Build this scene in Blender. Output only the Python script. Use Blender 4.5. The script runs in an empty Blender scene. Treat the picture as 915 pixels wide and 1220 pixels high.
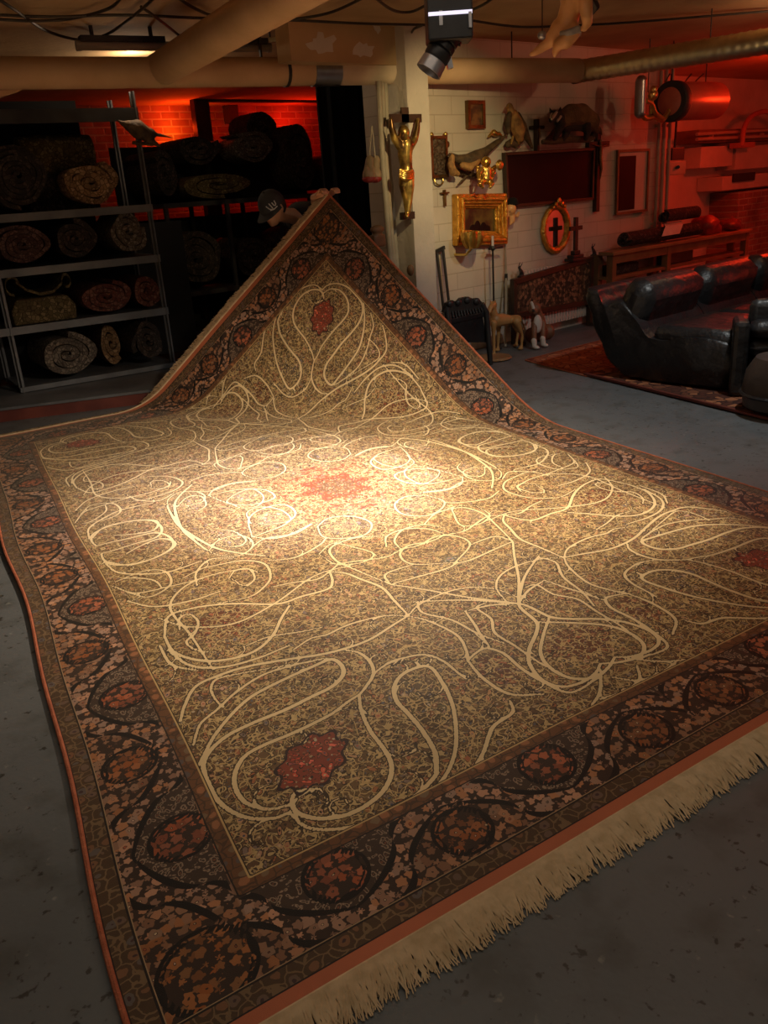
import bpy, bmesh, math, random
import numpy as np
from mathutils import Vector, Matrix, Euler
R = math.radians
PI = math.pi
random.seed(7)
rng = np.random.default_rng(7)
SC = bpy.context.scene
COL = SC.collection

# ------------------------------------------------------------------ camera, world, lights, exposure
F_PX, PITCH, ROLL, HEAD, CAM_Z = 1018.0, R(20.81), R(-4.02), R(-40.0), 1.5
cam_d = bpy.data.cameras.new('camera')
cam = bpy.data.objects.new('camera', cam_d)
COL.objects.link(cam)
cam_d.sensor_fit = 'VERTICAL'
cam_d.sensor_height = 36.0
cam_d.lens = 36.0 * F_PX / 1220.0
cam_d.clip_start = 0.02
CAM_ROT = Matrix.Rotation(HEAD, 3, 'Z') @ Matrix.Rotation(PI / 2 - PITCH, 3, 'X') @ Matrix.Rotation(ROLL, 3, 'Z')
cam.matrix_world = Matrix.Translation((0, 0, CAM_Z)) @ CAM_ROT.to_4x4()
SC.camera = cam
SC.view_settings.view_transform = 'Standard'
SC.view_settings.look = 'None'
SC.view_settings.gamma = 1.0
SC.view_settings.use_curve_mapping = False
SC.view_settings.exposure = 0.0
world = bpy.data.worlds.new('room_dark')
SC.world = world
world.use_nodes = True
world.node_tree.nodes['Background'].inputs[0].default_value = (1.0, 0.78, 0.56, 1)
world.node_tree.nodes['Background'].inputs[1].default_value = 0.085


def light(kind, name, loc, energy, color, target=None, **kw):
    d = bpy.data.lights.new(name, kind)
    d.energy = energy
    d.color = color
    for k, v in kw.items():
        setattr(d, k, v)
    o = bpy.data.objects.new(name, d)
    COL.objects.link(o)
    o.location = loc
    if target is not None:
        o.rotation_euler = (Vector(target) - Vector(loc)).to_track_quat('-Z', 'Y').to_euler()
    return o


SPOT_AT = Vector((2.90, 2.80, 1.93))
light('SPOT', 'theatre_spot_beam', SPOT_AT + Vector((-.07, .05, -.20)), 330, (1.0, .81, .60), (2.5, 3.45, 0), spot_size=R(132), spot_blend=1.0, shadow_soft_size=.05)
light('SPOT', 'theatre_spot_core', SPOT_AT + Vector((-.07, .05, -.21)), 440, (1.0, .90, 1.0), (2.48, 3.62, 0), spot_size=R(62), spot_blend=1.0, shadow_soft_size=.05)
light('SPOT', 'second_spot', (3.6, 1.0, 2.5), 200, (1.0, .82, .60), (3.17, 2.05, 0), spot_size=R(22), spot_blend=1.0, shadow_soft_size=.05)
light('SPOT', 'wall_spot', (4.4, 3.3, 2.35), 150, (1.0, .76, .36), (5.45, 5.5, 1.6), spot_size=R(50), spot_blend=1.0, shadow_soft_size=.03)
light('AREA', 'ceiling_fill', (1.3, 1.3, 2.5), 16, (1.0, .84, .64), (1.3, 1.3, 0), shape='RECTANGLE', size=3.0, size_y=3.0)
light('POINT', 'red_lamp_left', (5.80, 10.22, 2.33), 14, (1, .045, .004), shadow_soft_size=.04)
light('POINT', 'amber_lamp_left', (5.82, 10.47, 2.31), .8, (1, .30, .01), shadow_soft_size=.03)  # added light, tints the red lamp's hot spot on the brick orange
light('POINT', 'red_lamp_left_deep', (7.5, 10.1, 2.3), 16, (1, .02, .004), shadow_soft_size=.1)  # added hidden fill, evens out the red on the back brick
light('POINT', 'red_lamp_right', (10.8, 4.5, 2.2), 68, (1, .03, .005), shadow_soft_size=.1)
light('POINT', 'red_lamp_side', (14.3, -2.3, 1.4), 150, (1, .03, .005), shadow_soft_size=.1)  # added unseen light, reddens the side wall the mirror reflects
light('SPOT', 'floor_fill_right', (5.2, 2.3, 2.55), 95, (.96, .98, .95), (5.3, 3.3, 0), spot_size=R(120), spot_blend=1.0, shadow_soft_size=.04)
light('POINT', 'back_room_lamp', (3.6, 7.0, 2.5), 9, (1, .75, .5), shadow_soft_size=.04)  # added weak warm fill for the rolls on the far rack
light('POINT', 'warm_lamp_right', (7.4, 3.2, 2.45), 11, (1, .55, .3), shadow_soft_size=.04)  # warm point light above the sofa, no fixture modelled


# ------------------------------------------------------------------ pixel -> place helpers (surveying the photo)
def ray(px, py):
    v = Vector(((px - 457.5) , -(py - 610.0), -F_PX))
    return (CAM_ROT @ v).normalized()


def at(px, py, X=None, Y=None, z=None, d=None):
    r = ray(px, py)
    o = Vector((0, 0, CAM_Z))
    if X is not None: t = X / r.x
    elif Y is not None: t = Y / r.y
    elif z is not None: t = (z - CAM_Z) / r.z
    else: t = d
    return o + r * t


# ------------------------------------------------------------------ materials
M = {}


def new_mat(name):
    m = bpy.data.materials.new(name)
    m.use_nodes = True
    nt = m.node_tree
    return m, nt, nt.nodes['Principled BSDF']


def nd(nt, kind, **kw):
    n = nt.nodes.new(kind)
    for k, v in kw.items():
        if k == 'inp':
            for a, b in v.items(): n.inputs[a].default_value = b
        else: setattr(n, k, v)
    return n


def rgba(c): return (c[0], c[1], c[2], 1.0)


def mat(name, c1, c2=None, rough=.6, metal=0.0, scale=6.0, bump=0.0, bscale=None, detail=6, lo=.35, hi=.65, emit=None, estr=0, spec=.5, coat=0):
    m, nt, b = new_mat(name)
    b.inputs['Roughness'].default_value = rough
    b.inputs['Metallic'].default_value = metal
    b.inputs['Specular IOR Level'].default_value = spec
    if coat: b.inputs['Coat Weight'].default_value = coat
    tc = nd(nt, 'ShaderNodeTexCoord')
    n = nd(nt, 'ShaderNodeTexNoise', inp={'Scale': scale, 'Detail': detail})
    nt.links.new(tc.outputs['Object'], n.inputs['Vector'])
    r = nd(nt, 'ShaderNodeValToRGB')
    r.color_ramp.elements[0].position = lo
    r.color_ramp.elements[1].position = hi
    r.color_ramp.elements[0].color = rgba(c1)
    r.color_ramp.elements[1].color = rgba(c2 or [x * .8 for x in c1])
    nt.links.new(n.outputs['Fac'], r.inputs['Fac'])
    nt.links.new(r.outputs['Color'], b.inputs['Base Color'])
    if bump:
        n2 = nd(nt, 'ShaderNodeTexNoise', inp={'Scale': bscale or scale * 4, 'Detail': 4})
        nt.links.new(tc.outputs['Object'], n2.inputs['Vector'])
        bp = nd(nt, 'ShaderNodeBump', inp={'Strength': bump, 'Distance': .02})
        nt.links.new(n2.outputs['Fac'], bp.inputs['Height'])
        nt.links.new(bp.outputs['Normal'], b.inputs['Normal'])
    if emit:
        b.inputs['Emission Color'].default_value = rgba(emit)
        b.inputs['Emission Strength'].default_value = estr
    M[name] = m
    return m


def brick_mat(name, c1, c2, mortar, bw=.30, bh=.10, ms=.012, rough=.8, bump=.5, stain=None):
    m, nt, b = new_mat(name)
    b.inputs['Roughness'].default_value = rough
    tc = nd(nt, 'ShaderNodeTexCoord')
    mp = nd(nt, 'ShaderNodeMapping')
    mp.inputs['Rotation'].default_value = (PI / 2, 0, 0)
    nt.links.new(tc.outputs['Object'], mp.inputs['Vector'])
    br = nd(nt, 'ShaderNodeTexBrick', inp={'Color1': rgba(c1), 'Color2': rgba(c2), 'Mortar': rgba(mortar), 'Scale': 1.0, 'Mortar Size': ms, 'Mortar Smooth': .4, 'Brick Width': bw, 'Row Height': bh, 'Bias': 0.0})
    nt.links.new(mp.outputs['Vector'], br.inputs['Vector'])
    n = nd(nt, 'ShaderNodeTexNoise', inp={'Scale': 2.2, 'Detail': 7})
    nt.links.new(tc.outputs['Object'], n.inputs['Vector'])
    r = nd(nt, 'ShaderNodeValToRGB')
    r.color_ramp.elements[0].position = .3; r.color_ramp.elements[1].position = .7
    r.color_ramp.elements[0].color = rgba(stain or (.8, .78, .75)); r.color_ramp.elements[1].color = (1, 1, 1, 1)
    nt.links.new(n.outputs['Fac'], r.inputs['Fac'])
    mx = nd(nt, 'ShaderNodeMix', data_type='RGBA', blend_type='MULTIPLY', inp={0: 1.0})
    nt.links.new(br.outputs['Color'], mx.inputs[6]); nt.links.new(r.outputs['Color'], mx.inputs[7])
    nt.links.new(mx.outputs[2], b.inputs['Base Color'])
    n2 = nd(nt, 'ShaderNodeTexNoise', inp={'Scale': 30.0, 'Detail': 5})
    nt.links.new(tc.outputs['Object'], n2.inputs['Vector'])
    ad = nd(nt, 'ShaderNodeMath', operation='MULTIPLY_ADD', inp={1: -1.0})
    ml = nd(nt, 'ShaderNodeMath', operation='MULTIPLY', inp={1: .35})
    nt.links.new(n2.outputs['Fac'], ml.inputs[0])
    nt.links.new(br.outputs['Fac'], ad.inputs[0]); nt.links.new(ml.outputs[0], ad.inputs[2])
    bp = nd(nt, 'ShaderNodeBump', inp={'Strength': bump, 'Distance': .012})
    nt.links.new(ad.outputs[0], bp.inputs['Height'])
    nt.links.new(bp.outputs['Normal'], b.inputs['Normal'])
    M[name] = m
    return m


def rug_mat(name, base, flower, line, scale=22.0, rough=.85, coord='Object'):
    """small woven motifs: cells of flowers on a dark ground"""
    m, nt, b = new_mat(name)
    b.inputs['Roughness'].default_value = rough
    b.inputs['Specular IOR Level'].default_value = .2
    tc = nd(nt, 'ShaderNodeTexCoord')
    v = nd(nt, 'ShaderNodeTexVoronoi', inp={'Scale': scale})
    e = nd(nt, 'ShaderNodeTexVoronoi', feature='DISTANCE_TO_EDGE', inp={'Scale': scale})
    for q in (v, e): nt.links.new(tc.outputs[coord], q.inputs['Vector'])
    sp = nd(nt, 'ShaderNodeSeparateColor')
    nt.links.new(v.outputs['Color'], sp.inputs[0])
    r = nd(nt, 'ShaderNodeValToRGB')
    el = r.color_ramp.elements
    el[0].color = rgba(base); el[1].color = rgba(flower); el[0].position = .45; el[1].position = .8
    nt.links.new(sp.outputs[0], r.inputs['Fac'])
    lt = nd(nt, 'ShaderNodeMath', operation='LESS_THAN', inp={1: .07})
    nt.links.new(e.outputs['Distance'], lt.inputs[0])
    mx = nd(nt, 'ShaderNodeMix', data_type='RGBA')
    nt.links.new(lt.outputs[0], mx.inputs[0]); nt.links.new(r.outputs['Color'], mx.inputs[6]); mx.inputs[7].default_value = rgba(line)
    nt.links.new(mx.outputs[2], b.inputs['Base Color'])
    M[name] = m
    return m


mat('ceiling_plaster', (.52, .35, .18), (.38, .245, .12), rough=.9, scale=1.5, bump=.2, bscale=20)
mat('beam_paint', (.46, .31, .15), (.33, .215, .10), rough=.85, scale=3, bump=.2)
brick_mat('white_brick', (.66, .59, .49), (.63, .565, .47), (.50, .43, .34), bw=.42, bh=.145, ms=.005, rough=.75, bump=.3)
brick_mat('raw_brick', (.42, .20, .12), (.30, .14, .09), (.5, .42, .34), bw=.26, bh=.085, ms=.012, rough=.9, bump=.8, stain=(.35, .33, .3))
mat('plaster_white', (.60, .54, .46), (.50, .45, .38), rough=.8, scale=3, bump=.25, bscale=30)
mat('steel_grey', (.16, .165, .175), (.11, .115, .125), rough=.5, scale=5, metal=.3)
mat('steel_dark', (.05, .05, .055), (.03, .03, .034), rough=.55, scale=5, metal=.3)
mat('maroon_paint', (.16, .035, .022), (.10, .02, .014), rough=.5, scale=4)
mat('cardboard', (.64, .43, .25), (.54, .35, .19), rough=.8, scale=3, bump=.15, bscale=14)
mat('cardboard_pale', (.68, .54, .38), (.58, .45, .31), rough=.8, scale=3, bump=.15, bscale=14)
mat('galvanised', (.90, .84, .58), (.72, .68, .46), rough=.34, metal=1.0, scale=12)
mat('galvanised_dull', (.50, .50, .32), (.38, .38, .24), rough=.45, metal=.4, scale=12)
mat('band_steel', (.45, .46, .47), (.35, .35, .36), rough=.3, metal=.9)
mat('fluoro_white', (.42, .37, .33), (.37, .33, .29), rough=.35)
mat('cable_black', (.025, .018, .012), (.04, .028, .018), rough=.6)
mat('lamp_black', (.018, .018, .02), (.03, .03, .034), rough=.35, scale=9)
mat('lamp_silver', (.55, .55, .58), (.42, .42, .46), rough=.3, metal=.7)
mat('lamp_lit', (.8, .78, .85), rough=.4, emit=(.85, .80, 1.0), estr=1.0)  # glow of the lens, also painted on the housing edge
mat('gold', (.85, .55, .14), (.60, .34, .06), rough=.28, metal=.9, scale=14, bump=.25, bscale=50)
mat('gold_frame', (.90, .50, .09), (.58, .28, .035), rough=.34, metal=.75, scale=20, bump=.5, bscale=70)
mat('bronze', (.22, .12, .045), (.12, .06, .02), rough=.35, metal=.7, scale=16, bump=.3, bscale=40)
mat('bronze_gilt', (.75, .50, .12), (.16, .085, .03), rough=.3, metal=.8, scale=9, lo=.42, hi=.58)
mat('dark_relief', (.16, .10, .06), (.06, .035, .02), rough=.5, metal=.3, scale=30, bump=.8, bscale=60)
mat('dark_wood', (.055, .030, .016), (.03, .016, .009), rough=.5, scale=8)
mat('mid_wood', (.22, .115, .045), (.15, .075, .03), rough=.6, scale=6)
mat('oak_wood', (.30, .17, .07), (.22, .12, .05), rough=.6, scale=5)
mat('black_iron', (.018, .016, .015), (.03, .027, .024), rough=.5, scale=9)
mat('black_cloth', (.004, .004, .005), (.007, .007, .008), rough=.95, scale=5)
mat('leather', (.010, .010, .011), (.018, .017, .018), rough=.42, scale=4, bump=1.0, bscale=9, spec=.55)
mat('leather_brown', (.055, .040, .034), (.035, .026, .022), rough=.5, scale=5, bump=.2)
mat('skin', (.62, .34, .20), (.56, .29, .17), rough=.5, scale=5)
mat('putto_skin', (.90, .50, .22), (.72, .35, .13), rough=.3, scale=9)
mat('putto_cloth', (.50, .44, .40), (.22, .18, .16), rough=.6, scale=10)
mat('jacket', (.016, .016, .018), (.024, .023, .026), rough=.85, scale=8, bump=.3)
mat('cap_cloth', (.040, .043, .050), (.03, .032, .038), rough=.9, scale=20)
mat('white_print', (.75, .75, .75), rough=.7)
mat('hair', (.03, .02, .014), (.02, .013, .01), rough=.7, scale=40)
mat('badger_fur', (.22, .14, .055), (.09, .055, .024), rough=.9, scale=5, bump=.8, bscale=60)
mat('badger_dark', (.022, .017, .013), (.035, .026, .02), rough=.9, scale=20, bump=.7, bscale=60)
mat('fur_white', (.55, .48, .38), (.45, .38, .28), rough=.9, scale=20, bump=.5, bscale=60)
mat('bird_brown', (.50, .26, .08), (.20, .10, .035), rough=.75, scale=16, bump=.5, bscale=50)
mat('bird_dark', (.13, .08, .035), (.05, .03, .015), rough=.75, scale=14, bump=.5, bscale=50)
mat('branch', (.12, .075, .035), (.07, .04, .02), rough=.85, scale=10, bump=.6, bscale=30)
mat('hound_tan', (.50, .28, .10), (.40, .20, .06), rough=.5, scale=5)
mat('bulldog_brown', (.24, .10, .05), (.17, .07, .035), rough=.55, scale=6)
mat('bulldog_white', (.62, .55, .48), (.55, .47, .40), rough=.55, scale=6)
mat('dark_painting', (.026, .006, .005), (.012, .004, .004), rough=.65, scale=2, spec=.15)
mat('painting_scene', (.10, .085, .022), (.015, .016, .010), rough=.4, scale=7, lo=.42, hi=.6)
mat('icon_paint', (.20, .105, .04), (.06, .04, .025), rough=.4, scale=14, lo=.42, hi=.58)
mat('mirror_glass', (.9, .9, .9), rough=.03, metal=1.0)
mat('radiator_white', (.62, .55, .47), (.57, .50, .42), rough=.4)
mat('red_tank', (.55, .16, .10), (.45, .12, .08), rough=.35)
mat('brass', (.75, .55, .18), (.6, .42, .12), rough=.3, metal=.9)
mat('pipe_paint', (.42, .36, .28), (.34, .28, .21), rough=.5)
mat('cable_grey', (.40, .34, .25), (.30, .25, .18), rough=.6, scale=8)
mat('paper', (.66, .60, .56), rough=.8)
mat('glove_red', (.30, .03, .025), (.20, .02, .018), rough=.45)
mat('glove_tan', (.35, .26, .15), (.25, .18, .10), rough=.6)
mat('fringe_wool', (.66, .50, .31), (.52, .38, .22), rough=.9, scale=30)
mat('binding_red', (.50, .155, .075), (.38, .105, .05), rough=.85, scale=30, bump=.4, bscale=200)
mat('red_panel', (.42, .14, .08), (.34, .11, .06), rough=.7, scale=3)
rug_mat('tapestry', (.05, .03, .02), (.30, .15, .08), (.10, .055, .03), scale=30)
rug_mat('floor_rug_orange', (.30, .09, .04), (.42, .17, .08), (.16, .05, .03), scale=14)
rug_mat('floor_rug_dark', (.085, .030, .020), (.34, .13, .06), (.05, .02, .015), scale=14)
ROLLM = [
    rug_mat('roll_olive', (.10, .075, .035), (.20, .15, .075), (.055, .04, .02), scale=34),
    rug_mat('roll_plum', (.085, .045, .04), (.16, .09, .08), (.035, .022, .02), scale=38),
    rug_mat('roll_tan', (.22, .13, .065), (.34, .22, .12), (.10, .055, .03), scale=28),
    rug_mat('roll_red', (.12, .035, .025), (.20, .09, .065), (.05, .02, .015), scale=34),
    rug_mat('roll_dark', (.035, .028, .024), (.085, .06, .05), (.02, .016, .014), scale=38),
    rug_mat('roll_grey', (.12, .095, .075), (.22, .18, .14), (.05, .038, .03), scale=36),
]




def floor_mat():
    m, nt, b = new_mat('floor_paint')
    b.inputs['Roughness'].default_value = .5
    tc = nd(nt, 'ShaderNodeTexCoord')

    def noise(s, det, stops):
        n = nd(nt, 'ShaderNodeTexNoise', inp={'Scale': s, 'Detail': det}); nt.links.new(tc.outputs['Object'], n.inputs['Vector'])
        r = nd(nt, 'ShaderNodeValToRGB'); e = r.color_ramp.elements
        e[0].position, e[0].color = stops[0][0], rgba(stops[0][1]); e[1].position, e[1].color = stops[1][0], rgba(stops[1][1])
        nt.links.new(n.outputs['Fac'], r.inputs['Fac']); return r.outputs['Color'], n.outputs['Fac']

    def mul(a, c, mode='MULTIPLY', f=1.0):
        x = nd(nt, 'ShaderNodeMix', data_type='RGBA', blend_type=mode, inp={0: f}); nt.links.new(a, x.inputs[6]); nt.links.new(c, x.inputs[7]); return x.outputs[2]
    c0, _ = noise(1.0, 9, ((.28, (.150, .160, .166)), (.72, (.094, .103, .109))))
    c1, _ = noise(7.0, 8, ((.30, (.72, .70, .66)), (.48, (1, 1, 1))))
    c2, _ = noise(38.0, 3, ((.30, (.35, .30, .25)), (.36, (1, 1, 1))))
    c3, _ = noise(23.0, 4, ((.68, (0, 0, 0)), (.76, (.10, .095, .075))))
    c = mul(mul(mul(c0, c1), c2), c3, 'ADD')
    nt.links.new(c, b.inputs['Base Color'])
    _, h = noise(60.0, 5, ((0, (0, 0, 0)), (1, (1, 1, 1))))
    bp = nd(nt, 'ShaderNodeBump', inp={'Strength': .12, 'Distance': .01}); nt.links.new(h, bp.inputs['Height']); nt.links.new(bp.outputs['Normal'], b.inputs['Normal'])
    M['floor_paint'] = m


floor_mat()

# ------------------------------------------------------------------ mesh builder
def origin(o):
    v = Vector((0, 0, 0))
    while o is not None:
        v += o.location
        o = o.parent
    return v


def basis(d):
    d = d.normalized()
    a = Vector((0, 0, 1)) if abs(d.z) < .9 else Vector((1, 0, 0))
    u = d.cross(a).normalized()
    return u, d.cross(u).normalized()


class MB:
    def __init__(self):
        self.v = []; self.f = []

    def add(self, vs, fs):
        o = len(self.v)
        self.v += [Vector(x) for x in vs]
        self.f += [tuple(i + o for i in f) for f in fs]
        return self

    def box(self, c, s, rot=None):
        c = Vector(c); s = Vector(s) / 2
        vs = [Vector((x * s.x, y * s.y, z * s.z)) for z in (-1, 1) for y in (-1, 1) for x in (-1, 1)]
        if rot is not None:
            m = rot if isinstance(rot, Matrix) else Euler(rot).to_matrix()
            vs = [m @ q for q in vs]
        return self.add([c + q for q in vs], [(0, 2, 3, 1), (4, 5, 7, 6), (0, 1, 5, 4), (2, 6, 7, 3), (0, 4, 6, 2), (1, 3, 7, 5)])

    def span(self, a, b):
        a = Vector(a); b = Vector(b)
        return self.box((a + b) / 2, [abs(x) for x in (b - a)])

    def beam(self, p0, p1, w, h):
        p0 = Vector(p0); p1 = Vector(p1); d = (p1 - p0)
        x = d.normalized(); y = Vector((0, 0, 1)).cross(x)
        y = y.normalized() if y.length > .01 else Vector((0, 1, 0))
        z = x.cross(y)
        return self.box((p0 + p1) / 2, (d.length, w, h), Matrix((x, y, z)).transposed())

    def tube(self, pts, rad, n=10, cap=True):
        pts = [Vector(p) for p in pts]
        if not hasattr(rad, '__len__'): rad = [rad] * len(pts)
        vs = []; fs = []
        u = None
        for i, p in enumerate(pts):
            d = (pts[min(i + 1, len(pts) - 1)] - pts[max(i - 1, 0)])
            if d.length < 1e-9: d = Vector((0, 0, 1))
            d.normalize()
            if u is None: u, w = basis(d)
            else:
                u = (u - d * u.dot(d))
                if u.length < 1e-6: u, w = basis(d)
                u.normalize(); w = d.cross(u)
            for k in range(n):
                a = 2 * PI * k / n
                vs.append(p + (u * math.cos(a) + w * math.sin(a)) * rad[i])
        for i in range(len(pts) - 1):
            for k in range(n):
                a = i * n + k; b = i * n + (k + 1) % n
                fs.append((a, b, b + n, a + n))
        if cap:
            fs.append(tuple(range(n - 1, -1, -1)))
            fs.append(tuple(range((len(pts) - 1) * n, len(pts) * n)))
        return self.add(vs, fs)

    def cyl(self, a, b, r, r2=None, n=16): return self.tube([a, b], [r, r if r2 is None else r2], n)

    def ell(self, c, r, rot=None, n=14, m=9):
        c = Vector(c)
        if not hasattr(r, '__len__'): r = (r, r, r)
        mt = None if rot is None else (rot if isinstance(rot, Matrix) else Euler(rot).to_matrix())
        vs = []; fs = []
        for i in range(1, m):
            t = PI * i / m
            for k in range(n):
                a = 2 * PI * k / n
                vs.append(Vector((r[0] * math.sin(t) * math.cos(a), r[1] * math.sin(t) * math.sin(a), r[2] * math.cos(t))))
        vs += [Vector((0, 0, r[2])), Vector((0, 0, -r[2]))]
        if mt: vs = [mt @ q for q in vs]
        T = len(vs) - 2
        for i in range(m - 2):
            for k in range(n):
                a = i * n + k; b = i * n + (k + 1) % n
                fs.append((a, a + n, b + n, b))
        for k in range(n):
            fs.append((T, k, (k + 1) % n)); b = (m - 2) * n
            fs.append((T + 1, b + (k + 1) % n, b + k))
        return self.add([c + q for q in vs], fs)

    def chain(self, pts, rad, n=12):
        """swept round limb with ball ends"""
        if not hasattr(rad, '__len__'): rad = [rad] * len(pts)
        self.tube(pts, rad, n)
        for p, r in zip(pts, rad): self.ell(p, r * .995, n=n, m=8)
        return self

    def lathe(self, prof, c=(0, 0, 0), n=24, axis=None):
        c = Vector(c)
        vs = []; fs = []
        ax = Vector(axis).normalized() if axis else Vector((0, 0, 1))
        u, w = basis(ax)
        for r, z in prof:
            for k in range(n):
                a = 2 * PI * k / n
                vs.append(c + (u * math.cos(a) + w * math.sin(a)) * max(r, 1e-4) + ax * z)
        for i in range(len(prof) - 1):
            for k in range(n):
                a = i * n + k; b = i * n + (k + 1) % n
                fs.append((a, b, b + n, a + n))
        fs.append(tuple(range(n - 1, -1, -1))); fs.append(tuple(range((len(prof) - 1) * n, len(prof) * n)))
        return self.add(vs, fs)

    def prism(self, pts, off):
        """polygon of 3-D points swept by off"""
        pts = [Vector(p) for p in pts]; off = Vector(off); n = len(pts)
        fs = [tuple(range(n - 1, -1, -1)), tuple(range(n, 2 * n))]
        for i in range(n):
            j = (i + 1) % n
            fs.append((i, j, j + n, i + n))
        return self.add(pts + [p + off for p in pts], fs)

    def build(self, name, material, parent=None, smooth=True, bevel=0.0, remesh=0.0, sub=0, soft=4, sharp=40):
        vs = self.v
        if parent is not None:
            base = origin(parent)
        else:
            lo = [min(q[i] for q in vs) for i in range(3)]; hi = [max(q[i] for q in vs) for i in range(3)]
            base = Vector(((lo[0] + hi[0]) / 2, (lo[1] + hi[1]) / 2, lo[2]))
        me = bpy.data.meshes.new(name)
        me.from_pydata([tuple(q - base) for q in vs], [], self.f)
        bm = bmesh.new(); bm.from_mesh(me)
        bmesh.ops.recalc_face_normals(bm, faces=bm.faces)
        bm.to_mesh(me); bm.free()
        me.materials.append(M[material] if isinstance(material, str) else material)
        o = bpy.data.objects.new(name, me)
        COL.objects.link(o)
        if parent is not None: o.parent = parent
        else: o.location = base
        if remesh:
            md = o.modifiers.new('remesh', 'REMESH'); md.mode = 'VOXEL'; md.voxel_size = remesh; md.use_smooth_shade = True
            s = o.modifiers.new('smooth', 'SMOOTH'); s.factor = .6; s.iterations = soft
        if bevel:
            b = o.modifiers.new('bevel', 'BEVEL'); b.width = bevel; b.segments = 2; b.limit_method = 'ANGLE'
        if sub:
            s = o.modifiers.new('sub', 'SUBSURF'); s.levels = sub; s.render_levels = sub
        if smooth:
            me.polygons.foreach_set('use_smooth', [True] * len(me.polygons))
            if not remesh and not sub:
                try: me.set_sharp_from_angle(angle=R(sharp))
                except Exception: pass
        return o


def tag(o, label, cat, group=None, kind=None):
    o['label'] = label; o['category'] = cat
    if group: o['group'] = group
    if kind: o['kind'] = kind
    return o


def thing(name, label, cat, loc=(0, 0, 0), group=None):
    o = bpy.data.objects.new(name, None)
    o.empty_display_size = .1
    COL.objects.link(o)
    o.location = loc
    return tag(o, label, cat, group)


def struct(o):
    o['kind'] = 'structure'
    return o


def smoothpts(pts, k=6):
    """Catmull-Rom through points"""
    P = [Vector(p) for p in pts]
    P = [P[0] * 2 - P[1]] + P + [P[-1] * 2 - P[-2]]
    out = []
    for i in range(1, len(P) - 2):
        a, b, c, d = P[i - 1:i + 3]
        for j in range(k):
            t = j / k
            out.append(.5 * ((2 * b) + (c - a) * t + (2 * a - 5 * b + 4 * c - d) * t * t + (3 * b - a - 3 * c + d) * t ** 3))
    out.append(P[-2])
    return out

# ------------------------------------------------------------------ setting
CEIL = 2.62


def slab(name, a, b, m, bevel=0):
    return struct(MB().span(a, b).build(name, m, smooth=False, bevel=bevel))


slab('floor', (-4, -5, -.12), (16, 13.5, 0), 'floor_paint')
slab('ceiling', (-4, -1.0, CEIL), (16, 13.5, CEIL + .12), 'ceiling_plaster')
slab('wall_back', (4.95, 5.58, 0), (9.05, 5.80, CEIL), 'white_brick')
slab('wall_pillar', (4.97, 5.30, 0), (5.20, 5.58, CEIL), 'plaster_white')
slab('wall_recess_return', (8.85, 5.80, 0), (9.05, 6.9, CEIL), 'white_brick')
slab('wall_recess', (8.85, 6.9, 0), (15.5, 7.1, CEIL), 'plaster_white')
slab('wall_deep', (-2.5, 10.6, 0), (9.0, 10.8, CEIL), 'raw_brick')
slab('wall_deep_left', (-2.7, 6.4, 0), (-2.5, 10.8, CEIL), 'raw_brick')
slab('wall_deep_right', (8.8, 5.80, 0), (9.0, 10.6, CEIL), 'raw_brick')
slab('wall_right', (15.2, -5, 0), (15.4, 7.0, CEIL), 'plaster_white')
# downstand beam over the long pipe, its brown coat peeled to white in places
slab('trim_2', (at(345, 50, Y=5.4).x, 5.40, 2.36), (4.97, 5.56, CEIL - .001), 'ceiling_plaster')
for k, (cx_, cy_, n_, w_, h_) in enumerate(((382, 52, 9, 19, 15), (433, 60, 8, 14, 13), (449, 32, 7, 6, 9))):
    rk_ = random.Random(k + 11)
    pts_ = []
    for i in range(n_ * 2):
        a_ = 2 * PI * i / (n_ * 2); s_ = .45 + .65 * rk_.random()
        q_ = at(cx_ + w_ * s_ * math.cos(a_), cy_ + h_ * s_ * math.sin(a_), Y=5.3985); q_.z = min(max(q_.z, 2.362), CEIL - .004); pts_.append(q_)
    mm_ = MB(); mm_.prism(pts_, (0, .0012, 0)); struct(mm_.build('trim_%d' % (20 + k), 'plaster_white', smooth=False))
# dark timbers in front of the red lit brick at the back
a_, b_ = at(247, 126, Y=9.9), at(352, 122, Y=9.9)
slab('trim_30', (a_.x, 9.9, b_.z), (b_.x + 1.0, 10.0, CEIL - .001), 'dark_wood')
a_, b_ = at(236, 160, Y=9.9), at(246, 100, Y=9.9)
slab('trim_31', (a_.x, 9.9, 0), (b_.x, 10.0, CEIL - .001), 'dark_wood')
a_ = at(282, 145, Y=10.3); b_ = at(290, 120, Y=10.3)
slab('trim_32', (a_.x, 10.45, a_.z), (b_.x, 10.599, CEIL - .001), 'dark_wood')
# ceiling beams run across the room
for k, y in enumerate((3.1,)):
    slab('trim_%d' % (k + 1), (-2.4, y, CEIL - .10), (13.0, y + .16, CEIL - .002), 'beam_paint', .01)

# ------------------------------------------------------------------ the big carpet
CA = np.array([.3196, 1.1352]); CB = np.array([1.627, 6.331]); CD = np.array([3.587, .6538]); CC = np.array([4.8945, 5.8495])
CW, CL = 3.303, 5.358
PEAK = np.array(at(391, 231, d=6.72))
TOPZ = .012
BOR = .345


def flat_uv(u, v):
    s = u / CW; t = v / CL
    s = np.asarray(s)[..., None]; t = np.asarray(t)[..., None]
    return CA * (1 - s) * (1 - t) + CD * s * (1 - t) + CB * (1 - s) * t + CC * s * t


UV1 = np.array([.96, CL]); UV2 = np.array([CW, 2.66])
UVC = np.array([CW, CL])


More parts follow.
